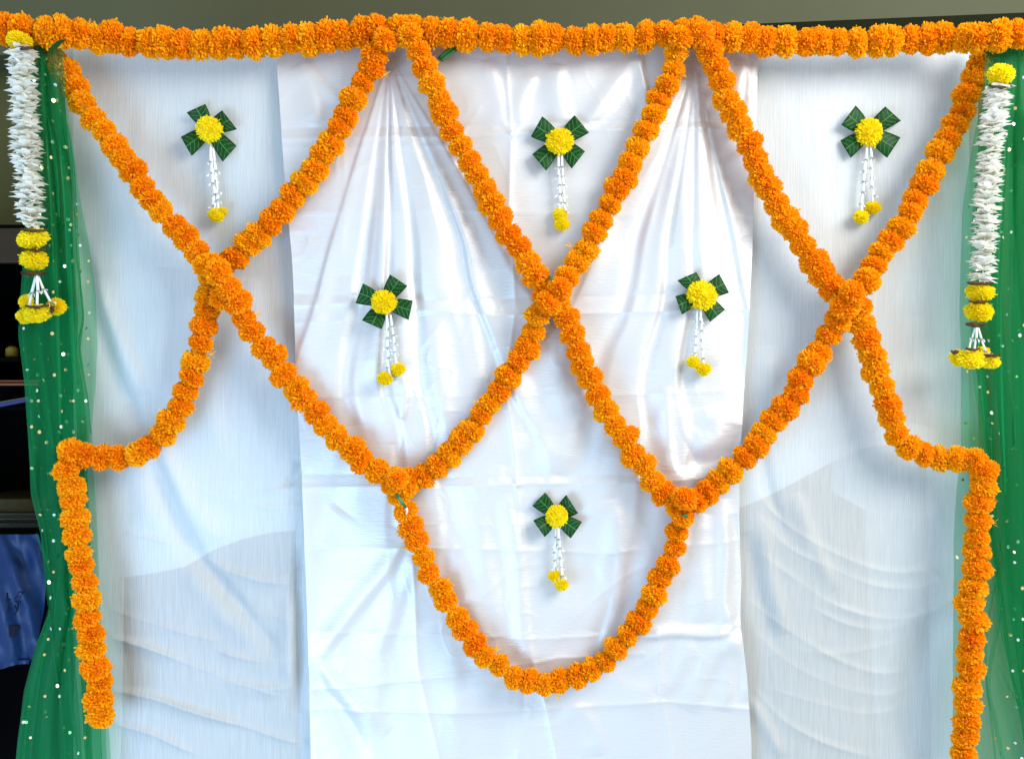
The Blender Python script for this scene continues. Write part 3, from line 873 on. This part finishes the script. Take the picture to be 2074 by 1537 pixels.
def ornament(centre, rad, leaves, strands, smalls, label, seed, nb=6):
    r = random.Random(seed)
    cx, cy = centre
    gx, gy = np.meshgrid(np.linspace(cx - 58, cx + 58, 24), np.linspace(cy - 55, cy + 170, 40))
    if 600 < cx < 1500: OFF = float(np.percentile(satin_h(gx, gy), 90)) + SATIN_BASE - 0.012
    elif cx < 600: OFF = float(np.percentile(crepe_left_h(gx, gy), 90)) - 0.022 - 0.012
    else: OFF = float(np.percentile(crepe_right_h(gx, gy), 90)) - 0.022 - 0.012
    th = thing('leaf_flower_ornament', P(cx, cy, .018 + OFF), label, 'ornament', 'leaf and flower ornaments pinned on the cloth')
    for i, (a, b) in enumerate(leaves):
        leaf_build(th, centre, a, b, 0.020 + OFF + 0.0012 * i, seed * 10 + i)
    # face-on flower, a flattened dome
    s = rad / 1000
    mw = Matrix.Translation(P(cx, cy, .032 + OFF)) @ Matrix.Rotation(r.uniform(0, 6.28), 4, 'Y') @ Matrix.Diagonal((s * r.uniform(.97, 1.05), s * .72, s, 1)) @ Matrix.Rotation(math.pi / 2, 4, 'X')
    link('centre_flower', YELLOW[seed % 4], th, mw)
    for k, (a, b) in enumerate(strands):
        L = math.dist(a, b) / nb
        link('thread', tube('thread', [P(cx, cy + 5, .026 + OFF), P(a[0], a[1], .026 + OFF + .003 * k), P(b[0], b[1], .026 + OFF + .003 * k)], .0007, M_STRING, 5), th, Matrix())
        bud_strand(th, a, b, nb, .027 + OFF + .003 * k, L * 1.5, r, fat=.78)
    for k, (x, y, q) in enumerate(smalls):
        pompom(th, x, y, q, q * .9, .026 + OFF + .004 * k, r, 'small_flower')
    return th


ornament((424, 263), 27, [((378, 228), (416, 211)), ((450, 224), (480, 262)), ((388, 316), (366, 278)), ((479, 296), (451, 328))],
         [((432, 300), (443, 420)), ((427, 298), (436, 432))], [(451, 428, 11), (438, 436, 18)], 'four-leaf yellow flower ornament on the left crepe panel, upper left', 1)
ornament((1134, 286), 28, [((1075, 277), (1098, 236)), ((1164, 234), (1193, 269)), ((1106, 346), (1078, 313)), ((1185, 307), (1158, 342))],
         [((1138, 314), (1143, 424)), ((1131, 314), (1134, 424))], [(1134, 435, 16.5), (1138, 454, 17)], 'four-leaf yellow flower ornament on the satin inside the top V of garlands', 2)
ornament((1760, 268), 29, [((1704, 253), (1733, 214)), ((1793, 216), (1825, 245)), ((1723, 320), (1702, 285)), ((1824, 279), (1797, 320))],
         [((1763, 296), (1768, 410)), ((1756, 296), (1744, 428))], [(1768, 421, 17), (1744, 440, 18)], 'four-leaf yellow flower ornament on the right crepe panel, upper right', 3)
ornament((777, 612), 26.5, [((720, 614), (735, 574)), ((790, 556), (825, 579)), ((773, 667), (733, 649)), ((836, 609), (828, 648))],
         [((791, 638), (803, 742)), ((783, 638), (786, 757))], [(806, 748, 16.5), (780, 767, 17)], 'tilted four-leaf yellow flower ornament on the satin, left of the middle crossing', 4)
ornament((1421, 598), 30, [((1372, 568), (1410, 551)), ((1457, 555), (1477, 593)), ((1381, 637), (1368, 600)), ((1469, 627), (1438, 652))],
         [((1413, 626), (1407, 726)), ((1420, 626), (1424, 738))], [(1404, 733, 15.5), (1425, 748, 16.5)], 'four-leaf yellow flower ornament on the satin, right of the middle crossing', 5)
ornament((1127, 1045), 23.5, [((1078, 1024), (1104, 997)), ((1147, 1002), (1171, 1039)), ((1103, 1087), (1080, 1054)), ((1179, 1057), (1156, 1090))],
         [((1126, 1066), (1122, 1160)), ((1131, 1066), (1140, 1178))], [(1123, 1166, 14.5), (1138, 1184, 16)], 'smallest four-leaf yellow flower ornament, low on the satin inside the U garland', 6)

# ------------------------------------------------------------------ white flower hangings at both sides
def floret_mesh(name, seed):
    """whorl of pointed white petals round the string (axis Z), unit petal length"""
    r = random.Random(seed)
    V, F, A = [], [], []
    n = 13
    for i in range(n):
        a = 2 * math.pi * i / n + r.uniform(-.25, .25)
        L = r.uniform(.78, 1.08); w = r.uniform(.22, .34); up = r.uniform(-.30, .45); tw = r.uniform(-.5, .5)
        d = Vector((math.cos(a), math.sin(a), 0)); t = Vector((-math.sin(a), math.cos(a), tw)).normalized()
        pr = r.random(); o = len(V)
        for s, ww, dz in ((.08, .5, 0), (.4, 1.0, .25), (.7, .82, .75), (1.0, .04, 1.0)):
            c = d * L * s + Vector((0, 0, up * dz + .10 * math.sin(s * 3)))
            V.append(c - t * w * ww); V.append(c + Vector((0, 0, -.10 * ww))); V.append(c + t * w * ww)
            A += [pr] * 3
        for k in range(3):
            for j in (0, 1): F.append((o + k * 3 + j, o + k * 3 + j + 1, o + (k + 1) * 3 + j + 1, o + (k + 1) * 3 + j))
    me = mesh(name, V, F, M_WHITEP, True)
    me.attributes.new('petal', 'FLOAT', 'POINT').data.foreach_set('value', A)
    return me


FLORETS = [floret_mesh('floret_%d' % i, 900 + i) for i in range(6)]


def leaf_band(parent, x0, x1, y, dep, seed, h=8, sag=3):
    """folded dark leaf slice between flowers"""
    r = random.Random(seed)
    V, F = [], []
    n = 9
    for i in range(n):
        t = i / (n - 1)
        x = x0 + (x1 - x0) * t
        yy = y + sag * math.sin(t * math.pi) + r.uniform(-1.2, 1.2)
        hh = h * (0.35 + 0.65 * math.sin(math.pi * (0.12 + 0.8 * t))) * r.uniform(.8, 1.1)
        bow = 0.016 * math.sin(math.pi * t)
        V.append(P(x, yy - hh * .5, dep + bow)); V.append(P(x + r.uniform(-1, 1), yy, dep + bow + .008)); V.append(P(x, yy + hh * .5, dep + bow - .002))
        V.append(P(x, yy + hh * .1, dep + bow - .004))
    for i in range(n - 1):
        for j in range(4): F.append((i * 4 + j, i * 4 + (j + 1) % 4, (i + 1) * 4 + (j + 1) % 4, (i + 1) * 4 + j))
    F.append((0, 1, 2, 3)); F.append(tuple((n - 1) * 4 + k for k in (3, 2, 1, 0)))
    return link('dark_leaf', mesh('dark_leaf', V, F, M_DRYLEAF, False), parent, Matrix())


def hanging(path, plen, step, top, mids, bands, buds, bottoms, label, seed):
    r = random.Random(seed)
    sm = smooth_poly(path, 14)
    seg = np.hypot(np.diff(sm[:, 0]), np.diff(sm[:, 1])); s = np.concatenate([[0], np.cumsum(seg)])
    th = thing('white_flower_hanging', P(*sm[0]), label, 'flower hanging', 'white flower hangings at both sides')
    link('string', tube('string', [P(*q) for q in sm], .0012, M_STRING), th, Matrix())
    n = int(s[-1] / step)
    for i in range(n + 1):
        q = [np.interp(s[-1] * i / n, s, sm[:, k]) for k in range(3)]
        sc = plen / 1000 * r.uniform(.90, 1.10)
        mw = Matrix.Translation(P(*q)) @ Euler((r.gauss(0, .14), r.gauss(0, .14), r.uniform(0, 6.28))).to_matrix().to_4x4() @ Matrix.Diagonal((sc, sc, sc * r.choice((.9, 1.0, .8)), 1))
        link('white_floret', FLORETS[r.randrange(6)], th, mw)
    for (x, y, rx, ry, d) in top + mids: pompom(th, x, y, rx, ry, d, r)
    for k, (x0, x1, y, d, h) in enumerate(bands): leaf_band(th, x0, x1, y, d, seed * 7 + k, h)
    for (a, b, nb, d) in buds:
        bud_strand(th, a, b, nb, d, math.dist(a, b) / nb * 1.12, r, fat=.62 if nb == 2 else .5)
    for (x, y, rx, ry, d) in bottoms: pompom(th, x, y, rx, ry, d, r, 'bottom_flower')
    return th


hanging([(44, 104, .120), (48, 200, .108), (54, 320, .098), (62, 452, .09)], 32, 9.5, [(40, 84, 30, 20, .112)],
        [(66, 483, 33, 22, .088), (69, 526, 31, 23, .086)],
        [(30, 70, 96, .125, 9), (38, 96, 465, .090, 8), (40, 98, 505, .088, 7), (42, 96, 552, .086, 10), (50, 100, 619, .098, 7), (100, 110, 625, .085, 16)],
        [((73, 558), (57, 626), 2, .092), ((75, 556), (77, 620), 2, .100), ((77, 558), (100, 612), 2, .090)],
        [(53, 612, 15, 17, .064), (50, 641, 18, 16, .080), (76, 635, 34, 20, .094), (114, 621, 19, 19, .070)],
        'white petal hanging with yellow flowers in front of the left green net', 21)
hanging([(2022, 182, .120), (2012, 260, .110), (2002, 370, .10), (1995, 480, .095), (1990, 566, .09)], 29, 9.5, [(2027, 151, 31, 23, .118)],
        [(1984, 592, 29, 20, .088), (1983, 631, 30, 22, .086)],
        [(2003, 2054, 174, .120, 9), (1958, 2014, 572, .090, 8), (1962, 2004, 610, .088, 7), (1956, 1994, 656, .088, 11), (1955, 1985, 706, .098, 7), (1926, 1942, 711, .085, 9), (1990, 2026, 718, .088, 8)],
        [((1976, 660), (1960, 708), 2, .094), ((1978, 659), (1975, 710), 2, .100), ((1980, 660), (1994, 712), 2, .092)],
        [(1942, 725, 18, 19, .072), (1969, 728, 33, 21, .092), (2003, 731, 25, 17, .080), (1990, 712, 14, 12, .062)],
        'white petal hanging with yellow flowers in front of the right green net', 22)

# ------------------------------------------------------------------ green sequined net at both sides
def pleated(name, left, right, top, bottom, nu, nv, pleats, over, amp, dep, mat, seed, phase=0.0):
    """one sheet folded to and fro: over > 0 makes neighbouring pleats overlap; dep = list of (py, depth)"""
    V, F = [], []
    ys = np.linspace(top, bottom, nv); us = np.linspace(0, 1, nu)
    pos = np.zeros((nv, nu, 3))
    for j, y in enumerate(ys):
        lx = np.interp(y, [p[1] for p in left], [p[0] for p in left]); rx = np.interp(y, [p[1] for p in right], [p[0] for p in right])
        dd = np.interp(y, [p[0] for p in dep], [p[1] for p in dep])
        t = (y - top) / (bottom - top)
        w = rx - lx
        ph = 2 * np.pi * pleats * us + phase + 0.8 * math.sin(2.2 * t * math.pi + seed) + 0.7 * math.sin(5 * us[0] + t * 9)
        fade = np.sin(np.pi * us) ** 0.5
        x = lx + w * us + over * w / max(pleats, 1) * np.sin(ph) * fade + 3.0 * vnoise(us * 5, np.full(nu, y / 150.0), seed)
        d = dd + amp * np.cos(ph) * (0.5 + 0.5 * fade) + 0.002 * vnoise(us * 9, np.full(nu, y / 90.0), seed + 1)
        x = np.clip(x, lx - 2, rx + 2)
        pos[j, :, 0] = x; pos[j, :, 1] = y; pos[j, :, 2] = d
    for j in range(nv):
        for i in range(nu): V.append(P(*pos[j, i]))
    for j in range(nv - 1):
        for i in range(nu - 1): F.append((j * nu + i, (j + 1) * nu + i, (j + 1) * nu + i + 1, j * nu + i + 1))
    return mesh(name, V, F, mat, True), pos


def disc_mesh(name, mat):
    V = [(0, -.0003, 0)]; n = 10
    for k in range(n): V.append((math.cos(2 * math.pi * k / n), 0, math.sin(2 * math.pi * k / n)))
    return mesh(name, V, [(0, 1 + (k + 1) % n, 1 + k) for k in range(n)], mat, True)


SEQ = [disc_mesh('sequin_gold', M_GOLD), disc_mesh('sequin_silver', M_SILVER)]


def sequins(parent, pos, n, seed, lift=.0012, ylim=(0, 1537)):
    r = random.Random(seed)
    nv, nu, _ = pos.shape
    placed = 0; tries = 0; pts = []
    while placed < n and tries < n * 60:
        tries += 1
        j = r.randrange(2, nv - 2); i = r.randrange(2, nu - 2)
        x, y, d = pos[j, i]
        if not (ylim[0] < y < ylim[1]): continue
        if any(math.hypot(x - a, y - b) < 17 for a, b in pts): continue
        pts.append((x, y)); placed += 1
        s = r.uniform(.0027, .0039)
        sg = 1 if r.random() < .75 else -1
        mw = Matrix.Translation(P(x, y, d + lift * sg)) @ Euler((r.gauss(0, .55), r.uniform(0, 6), r.gauss(0, .55))).to_matrix().to_4x4() @ Matrix.Diagonal((s, s, s, 1))
        link('sequin', SEQ[0 if r.random() < .55 else 1], parent, mw)


# left net
NL_L = [(64, 78), (60, 200), (55, 400), (46, 560), (38, 680), (50, 780), (58, 900), (64, 1000), (84, 1080), (92, 1180), (100, 1235), (76, 1300), (50, 1400), (36, 1500), (22, 1640)]
NL_R = [(126, 78), (131, 180), (143, 270), (160, 380), (182, 490), (194, 600), (199, 700), (196, 780), (187, 860), (190, 960), (196, 1080), (203, 1240), (214, 1400), (223, 1537), (228, 1640)]
NL_I = [(86, 78), (88, 115), (106, 165), (122, 205), (138, 260), (150, 340), (156, 470), (164, 600), (168, 640), (162, 710), (176, 800), (182, 870), (176, 960), (182, 1100), (192, 1240), (200, 1400), (208, 1640)]
DEPL = [(78, .074), (230, .074), (330, .045), (860, .030), (1640, .022)]
nl = thing('sequined_net', P(95, 78, .07), 'dark green see-through net with sequins hanging at the left edge', 'net curtain')
me, posA = pleated('net_fold', NL_L, NL_R, 78, 1640, 70, 150, 3, .10, .004, DEPL, M_NET, 3)
link('net_fold', me, nl, Matrix())
me, posB = pleated('net_fold', NL_L, NL_I, 78, 1640, 120, 150, 4, .50, .008, [(a, b - .016) for a, b in DEPL], M_NETD, 5, 1.0)
link('net_fold', me, nl, Matrix())
NL_M = [(72, 78), (86, 300), (98, 500), (104, 700), (112, 900), (130, 1100), (110, 1240), (126, 1400), (140, 1640)]
me, posC = pleated('net_fold', NL_M, NL_I, 78, 1640, 90, 150, 3, .62, .005, [(a, b - .028) for a, b in DEPL], M_NETD, 8, 2.0)
link('net_fold', me, nl, Matrix())
sequins(nl, posA, 165, 31)
sequins(nl, posB, 80, 32)
# right net
NR_L = [(1996, 84), (1992, 140), (1988, 200), (1972, 270), (1960, 340), (1950, 430), (1946, 600), (1943, 760), (1946, 900), (1936, 1040), (1929, 1180), (1927, 1340), (1930, 1450), (1938, 1540), (1942, 1640)]
NR_R = [(2090, 84), (2110, 600), (2120, 1640)]
NR_I = [(2000, 84), (1994, 180), (1984, 270), (1972, 420), (1964, 600), (1970, 740), (1984, 860), (1992, 960), (1998, 1080), (2012, 1170), (2026, 1260), (2042, 1360), (2066, 1460), (2090, 1640)]
DEPR = [(84, .074), (230, .074), (330, .045), (860, .030), (1640, .022)]
nr = thing('sequined_net', P(2040, 84, .07), 'dark green see-through net with sequins hanging at the right edge', 'net curtain')
me, posA = pleated('net_fold', NR_L, NR_R, 84, 1640, 70, 150, 2, .12, .004, DEPR, M_NET, 13)
link('net_fold', me, nr, Matrix())
me, posB = pleated('net_fold', NR_I, [(2095, 84), (2125, 1640)], 84, 1640, 120, 150, 4, .50, .008, [(a, b - .016) for a, b in DEPR], M_NETD, 15, .5)
link('net_fold', me, nr, Matrix())
me, posC = pleated('net_fold', [(a + 8, b) for a, b in NR_I], [(2100, 84), (2130, 1640)], 84, 1640, 90, 150, 3, .62, .005, [(a, b - .028) for a, b in DEPR], M_NETD, 18, 2.5)
link('net_fold', me, nr, Matrix())
# narrow loose folds
def net_strip(parent, pts, w, dep):
    c = smooth_poly(pts, 8)
    V, F = [], []
    for i, (x, y) in enumerate(c):
        ww = w * (0.35 + 0.65 * math.sin(math.pi * (0.1 + 0.8 * i / (len(c) - 1))))
        for q in range(4): V.append(P(x - ww / 2 + ww * q / 3, y, dep + .002 * math.sin(q * 2.0 + i * .2)))
    for i in range(len(c) - 1):
        for q in range(3): F.append((i * 4 + q, (i + 1) * 4 + q, (i + 1) * 4 + q + 1, i * 4 + q + 1))
    link('net_fold', mesh('net_fold', V, F, M_NETS, True), parent, Matrix())


for pts, w in (([(76, 668), (82, 720), (88, 760), (100, 860), (118, 960)], 7), ([(48, 760), (66, 790), (84, 850), (108, 900)], 4),
               ([(100, 1235), (108, 1330), (122, 1420), (132, 1520), (138, 1600)], 6), ([(128, 1180), (136, 1290), (142, 1400), (160, 1540)], 9),
               ([(100, 1240), (86, 1330), (72, 1430), (60, 1560)], 5), ([(150, 420), (156, 520), (168, 640), (160, 700), (176, 800), (184, 880)], 5),
               ([(92, 240), (104, 400), (112, 560), (118, 700), (122, 860)], 8), ([(118, 260), (132, 400), (140, 540), (146, 680), (156, 840)], 10),
               ([(74, 1080), (100, 1160), (112, 1230)], 6), ([(60, 900), (72, 1000), (92, 1080), (104, 1180)], 5), ([(84, 120), (98, 220), (112, 330), (120, 440)], 7)):
    net_strip(nl, pts, w, np.interp(pts[0][1], [a for a, b in DEPL], [b for a, b in DEPL]) - .006)
for pts, w in (([(1996, 300), (1984, 450), (1978, 600), (1982, 740), (1996, 880)], 6), ([(2040, 260), (2030, 420), (2024, 600), (2028, 800), (2036, 1000)], 9),
               ([(2014, 760), (2010, 900), (2018, 1050), (2036, 1150)], 6), ([(2052, 500), (2048, 700), (2056, 900)], 7), ([(2022, 960), (2030, 1060), (2020, 1150)], 5)):
    net_strip(nr, pts, w, np.interp(pts[0][1], [a for a, b in DEPR], [b for a, b in DEPR]) - .006)
# narrow loose folds low on the right
for k, pts in enumerate(([(2036, 1130), (2012, 1200), (1998, 1290), (1998, 1380), (2008, 1460), (2018, 1560)], [(2030, 1180), (2022, 1260), (2002, 1380), (2016, 1460), (2036, 1560)],
                         [(2014, 1180), (2026, 1270), (2046, 1350), (2072, 1430)], [(2022, 1345), (2040, 1385), (2066, 1430)])):
    c = smooth_poly(pts, 8); w = (5, 9, 4, 3)[k]
    V, F = [], []
    for i, (x, y) in enumerate(c):
        for q in range(4): V.append(P(x - w / 2 + w * q / 3, y, .036 + .002 * math.sin(q * 2.0 + i * .2)))
    for i in range(len(c) - 1):
        for q in range(3): F.append((i * 4 + q, (i + 1) * 4 + q, (i + 1) * 4 + q + 1, i * 4 + q + 1))
    link('net_fold', mesh('net_fold', V, F, M_NETD, True), nr, Matrix())
sequins(nr, posA, 125, 41)
sequins(nr, posB, 75, 42)

# ------------------------------------------------------------------ dark storage rack and what stands on it, at the left edge
def rbox(x0, x1, y0, y1, da, db):
    """box by photo rectangle at front distance da (behind cloth, negative) and back db"""
    a = P(x0, y1, da); b = P(x1, y0, da)
    return a.x, b.x, -da, -db, a.z, b.z


def part_box(name, parent, spec, mat, bev=.002):
    x0, x1, y0, y1, z0, z1 = spec
    return link(name, box_mesh(name, x0, x1, y0, y1, z0, z1, mat, bev), parent, Matrix())


FA, FB = -0.16, -0.52
rk = thing('storage_rack', P(-60, 1640, FA), 'dark open storage rack with a brown top rail behind the left net', 'rack')
part_box('top_rail', rk, rbox(-220, 149, 462, 532, FA, FA - .03), M_WOOD)
part_box('top_board', rk, rbox(-220, 149, 455, 461, FA - .002, FB), M_DARK)
part_box('back_panel', rk, rbox(-220, 149, 462, 1640, FB, FB - .012), M_DARK)
part_box('side_panel', rk, rbox(150, 166, 455, 1640, FA, FB), M_DARK)
part_box('side_panel', rk, rbox(-240, -222, 455, 1640, FA, FB), M_DARK)
part_box('shelf', rk, rbox(-220, 149, 724, 732, FA - .01, FB + .004), M_DARK)
part_box('shelf', rk, rbox(-220, 149, 822, 830, FA - .01, FB + .004), M_DARK)
part_box('shelf', rk, rbox(-220, 149, 1070, 1082, FA - .01, FB + .004), M_DARK)

M_YPL = principled('yellow_plastic', (0.20, 0.14, 0.01), 0.4, 0.4)
M_OPL = principled('orange_plastic', (0.16, 0.04, 0.004), 0.4, 0.4)
M_BPL = principled('blue_plastic', (0.006, 0.012, 0.10), 0.35, 0.5)
M_PAPER = principled('paper', (0.07, 0.075, 0.06), 0.8, 0.2, var=(60, .2))
M_CARD = principled('ochre_card', (0.035, 0.026, 0.004), 0.7, 0.2, var=(40, .4))
M_SPIRAL = principled('grey_edge', (0.05, 0.058, 0.055), 0.6, 0.3)
M_BAG = principled('blue_bag', (0.001, 0.020, 0.085), 0.45, 0.25, bump=(25, .4, .006))
M_INK = principled('black_ink', (0.004, 0.006, 0.02), 0.5, 0.3)


def turned(name, prof, centre, mat, parent=None, seg=20):
    V, F = [], []
    for z, rad in prof:
        for k in range(seg):
            a = 2 * math.pi * k / seg; V.append((rad * math.cos(a), rad * math.sin(a), z))
    for j in range(len(prof) - 1):
        for k in range(seg): F.append((j * seg + k, j * seg + (k + 1) % seg, (j + 1) * seg + (k + 1) % seg, (j + 1) * seg + k))
    F.append(tuple(range(seg - 1, -1, -1))); F.append(tuple(range((len(prof) - 1) * seg, len(prof) * seg)))
    return link(name, mesh(name, V, F, mat, True), parent, Matrix.Translation(centre))


c = P(24, 723, FA - .06)
yb = thing('yellow_bottle', c, 'small yellow bottle on the dark rack near the left edge', 'bottle')
turned('bottle_body', [(0, .012), (.003, .0135), (.018, .0135), (.022, .009), (.024, .006)], c, M_YPL, yb)
turned('cap', [(.0242, .007), (.031, .007)], c, M_DARK, yb)
# orange shallow tray with a rim
tr = thing('orange_tray', P(10, 780, FA - .1), 'orange flat tray on the dark rack below the yellow bottle', 'tray')
part_box('tray_base', tr, rbox(-60, 78, 775, 781, FA - .02, FA - .22), M_OPL)
part_box('rim', tr, rbox(-64, 82, 770, 773, FA - .016, FA - .224), M_OPL, .001)
# what the tray rests on: a dark carton
ct = thing('dark_carton', P(10, 822, FA - .1), 'black closed carton under the orange tray on the rack', 'carton')
part_box('carton_body', ct, rbox(-70, 96, 783, 821, FA - .05, FA - .25), M_DARK)
part_box('lid', ct, rbox(-72, 98, 781.5, 787, FA - .045, FA - .255), M_DARK, .001)
# blue folder lying tilted on a shelf edge
V = [P(-30, 822, FA + .012), P(60, 806, FA + .012), P(60, 812, FA + .012), P(-30, 830, FA + .012)]
V += [v + Vector((0, .16, 0)) for v in V]
fo = thing('blue_folder', V[3], 'blue folder with a pale edge sticking out of the dark rack', 'folder')
link('cover', mesh('cover', V, [(0, 1, 2, 3), (7, 6, 5, 4), (0, 4, 5, 1), (1, 5, 6, 2), (2, 6, 7, 3), (3, 7, 4, 0)], M_BPL), fo, Matrix())
V2 = [P(-30, 818.5, FA + .012), P(60, 803, FA + .012), P(60, 805.5, FA + .012), P(-30, 821.5, FA + .012)]
V2 += [v + Vector((0, .16, 0)) for v in V2]
link('pages', mesh('pages', V2, [(0, 1, 2, 3), (7, 6, 5, 4), (0, 4, 5, 1), (1, 5, 6, 2), (2, 6, 7, 3), (3, 7, 4, 0)], M_SPIRAL), fo, Matrix())
# stack: ochre box, loose papers, spiral pad
b1 = link('ochre_box', box_mesh('ochre_box', *rbox(-60, 96, 1010, 1038, FA - .06, FA - .24), M_CARD, .002)); tag(b1, 'ochre cardboard box on the rack above the loose papers', 'box')
b2 = thing('paper_stack', P(20, 1058, FA - .03), 'stack of loose grey papers on the rack under the ochre box', 'papers')
r_ = random.Random(5)
for k in range(5):
    y0 = 1040 + k * 3.4
    x0 = -70 + r_.uniform(-8, 8); x1 = 90 + r_.uniform(-14, 10)
    part_box('sheet', b2, rbox(x0, x1, y0, y0 + 2.4, FA - .03 - r_.uniform(0, .02), FA - .25), M_PAPER, 0)
b3 = thing('spiral_pad', P(20, 1070, FA - .02), 'grey spiral pad at the bottom of the paper pile on the rack', 'notepad')
part_box('pages', b3, rbox(-60, 94, 1059.5, 1069.5, FA - .022, FA - .25), M_SPIRAL, 0)
for k in range(26):
    q = P(-58 + k * 6, 1064.5, FA - .020)
    vv, ff = [], []
    for a in range(8):
        for b in range(4):
            th_ = 2 * math.pi * a / 8; ph_ = 2 * math.pi * b / 4
            R0 = .0052 + .0009 * math.cos(ph_)
            vv.append((.0009 * math.sin(ph_), R0 * math.cos(th_), R0 * math.sin(th_)))
    for a in range(8):
        for b in range(4): ff.append((a * 4 + b, ((a + 1) % 8) * 4 + b, ((a + 1) % 8) * 4 + (b + 1) % 4, a * 4 + (b + 1) % 4))
    if k == 0: ringm = mesh('ring', vv, ff, M_SPIRAL, True)
    link('ring', ringm, b3, Matrix.Translation(q))

# blue plastic bag hanging in front of the rack
bd = -0.09
outl_l = [(-60, 1075), (-60, 1350)]
V, F = [], []
nu, nv = 34, 50
def bag_pt(u, v):
    y = 1082 + (1352 - 1082) * v
    xr = np.interp(y, [1082, 1120, 1180, 1230, 1290, 1330, 1352], [78, 88, 93, 90, 78, 66, 58])
    x = -70 + (xr + 70) * u
    yy = y + (8 * math.sin(u * 5) if v > .95 else 0)
    bulge = .045 * math.sin(math.pi * min(1, max(0, u))) * (0.35 + 0.65 * v) * math.sin(math.pi * min(1, v * .9 + .12))
    wr = .006 * float(vnoise(np.array(u * 6 + v * 2), np.array(v * 7 - u * 3), 77)) + .004 * math.sin((u * 3 - v * 2) * 6)
    return x, yy, bd + bulge + wr
for j in range(nv):
    for i in range(nu):
        x, y, d = bag_pt(i / (nu - 1), j / (nv - 1)); V.append(P(x, y, d))
n0 = len(V)
for j in range(nv):
    for i in range(nu):
        x, y, d = bag_pt(i / (nu - 1), j / (nv - 1)); V.append(P(x, y, 2 * bd - d - .004))
for j in range(nv - 1):
    for i in range(nu - 1):
        a = j * nu + i; F.append((a, a + nu, a + nu + 1, a + 1)); F.append((n0 + a, n0 + a + 1, n0 + a + nu + 1, n0 + a + nu))
bg = thing('plastic_bag', P(10, 1352, bd), 'crumpled blue plastic bag with black print hanging at the left edge', 'bag')
link('bag_body', mesh('bag_body', V, F, M_BAG, True), bg, Matrix())
def on_bag(x, y):
    v = (y - 1082) / 270.0
    xr = np.interp(y, [1082, 1120, 1180, 1230, 1290, 1330, 1352], [78, 88, 93, 90, 78, 66, 58])
    return P(x, y, bag_pt((x + 70) / (xr + 70), v)[2] + .0015)
for st in ([(30, 1212), (35, 1206), (38, 1198), (44, 1200), (50, 1196)], [(30, 1217), (42, 1218), (40, 1222)], [(36, 1217), (35, 1234), (30, 1244)], [(30, 1226), (34, 1238)], [(46, 1200), (40, 1210)], [(8, 1216), (20, 1214)], [(14, 1200), (16, 1240)]):
    pts = [on_bag(*q) for q in st]
    link('print_mark', tube('print_mark', pts, .0011, M_INK, 5), bg, Matrix())
blob = [(18, 1266), (30, 1266), (40, 1267), (41, 1272), (36, 1281), (30, 1290), (20, 1290)]
link('print_mark', mesh('print_mark', [on_bag(*q) + Vector((0, -.002, 0)) for q in blob], [tuple(range(len(blob)))], M_INK), bg, Matrix())

for o in SC.objects:
    if '_mw' in o.keys(): del o['_mw']
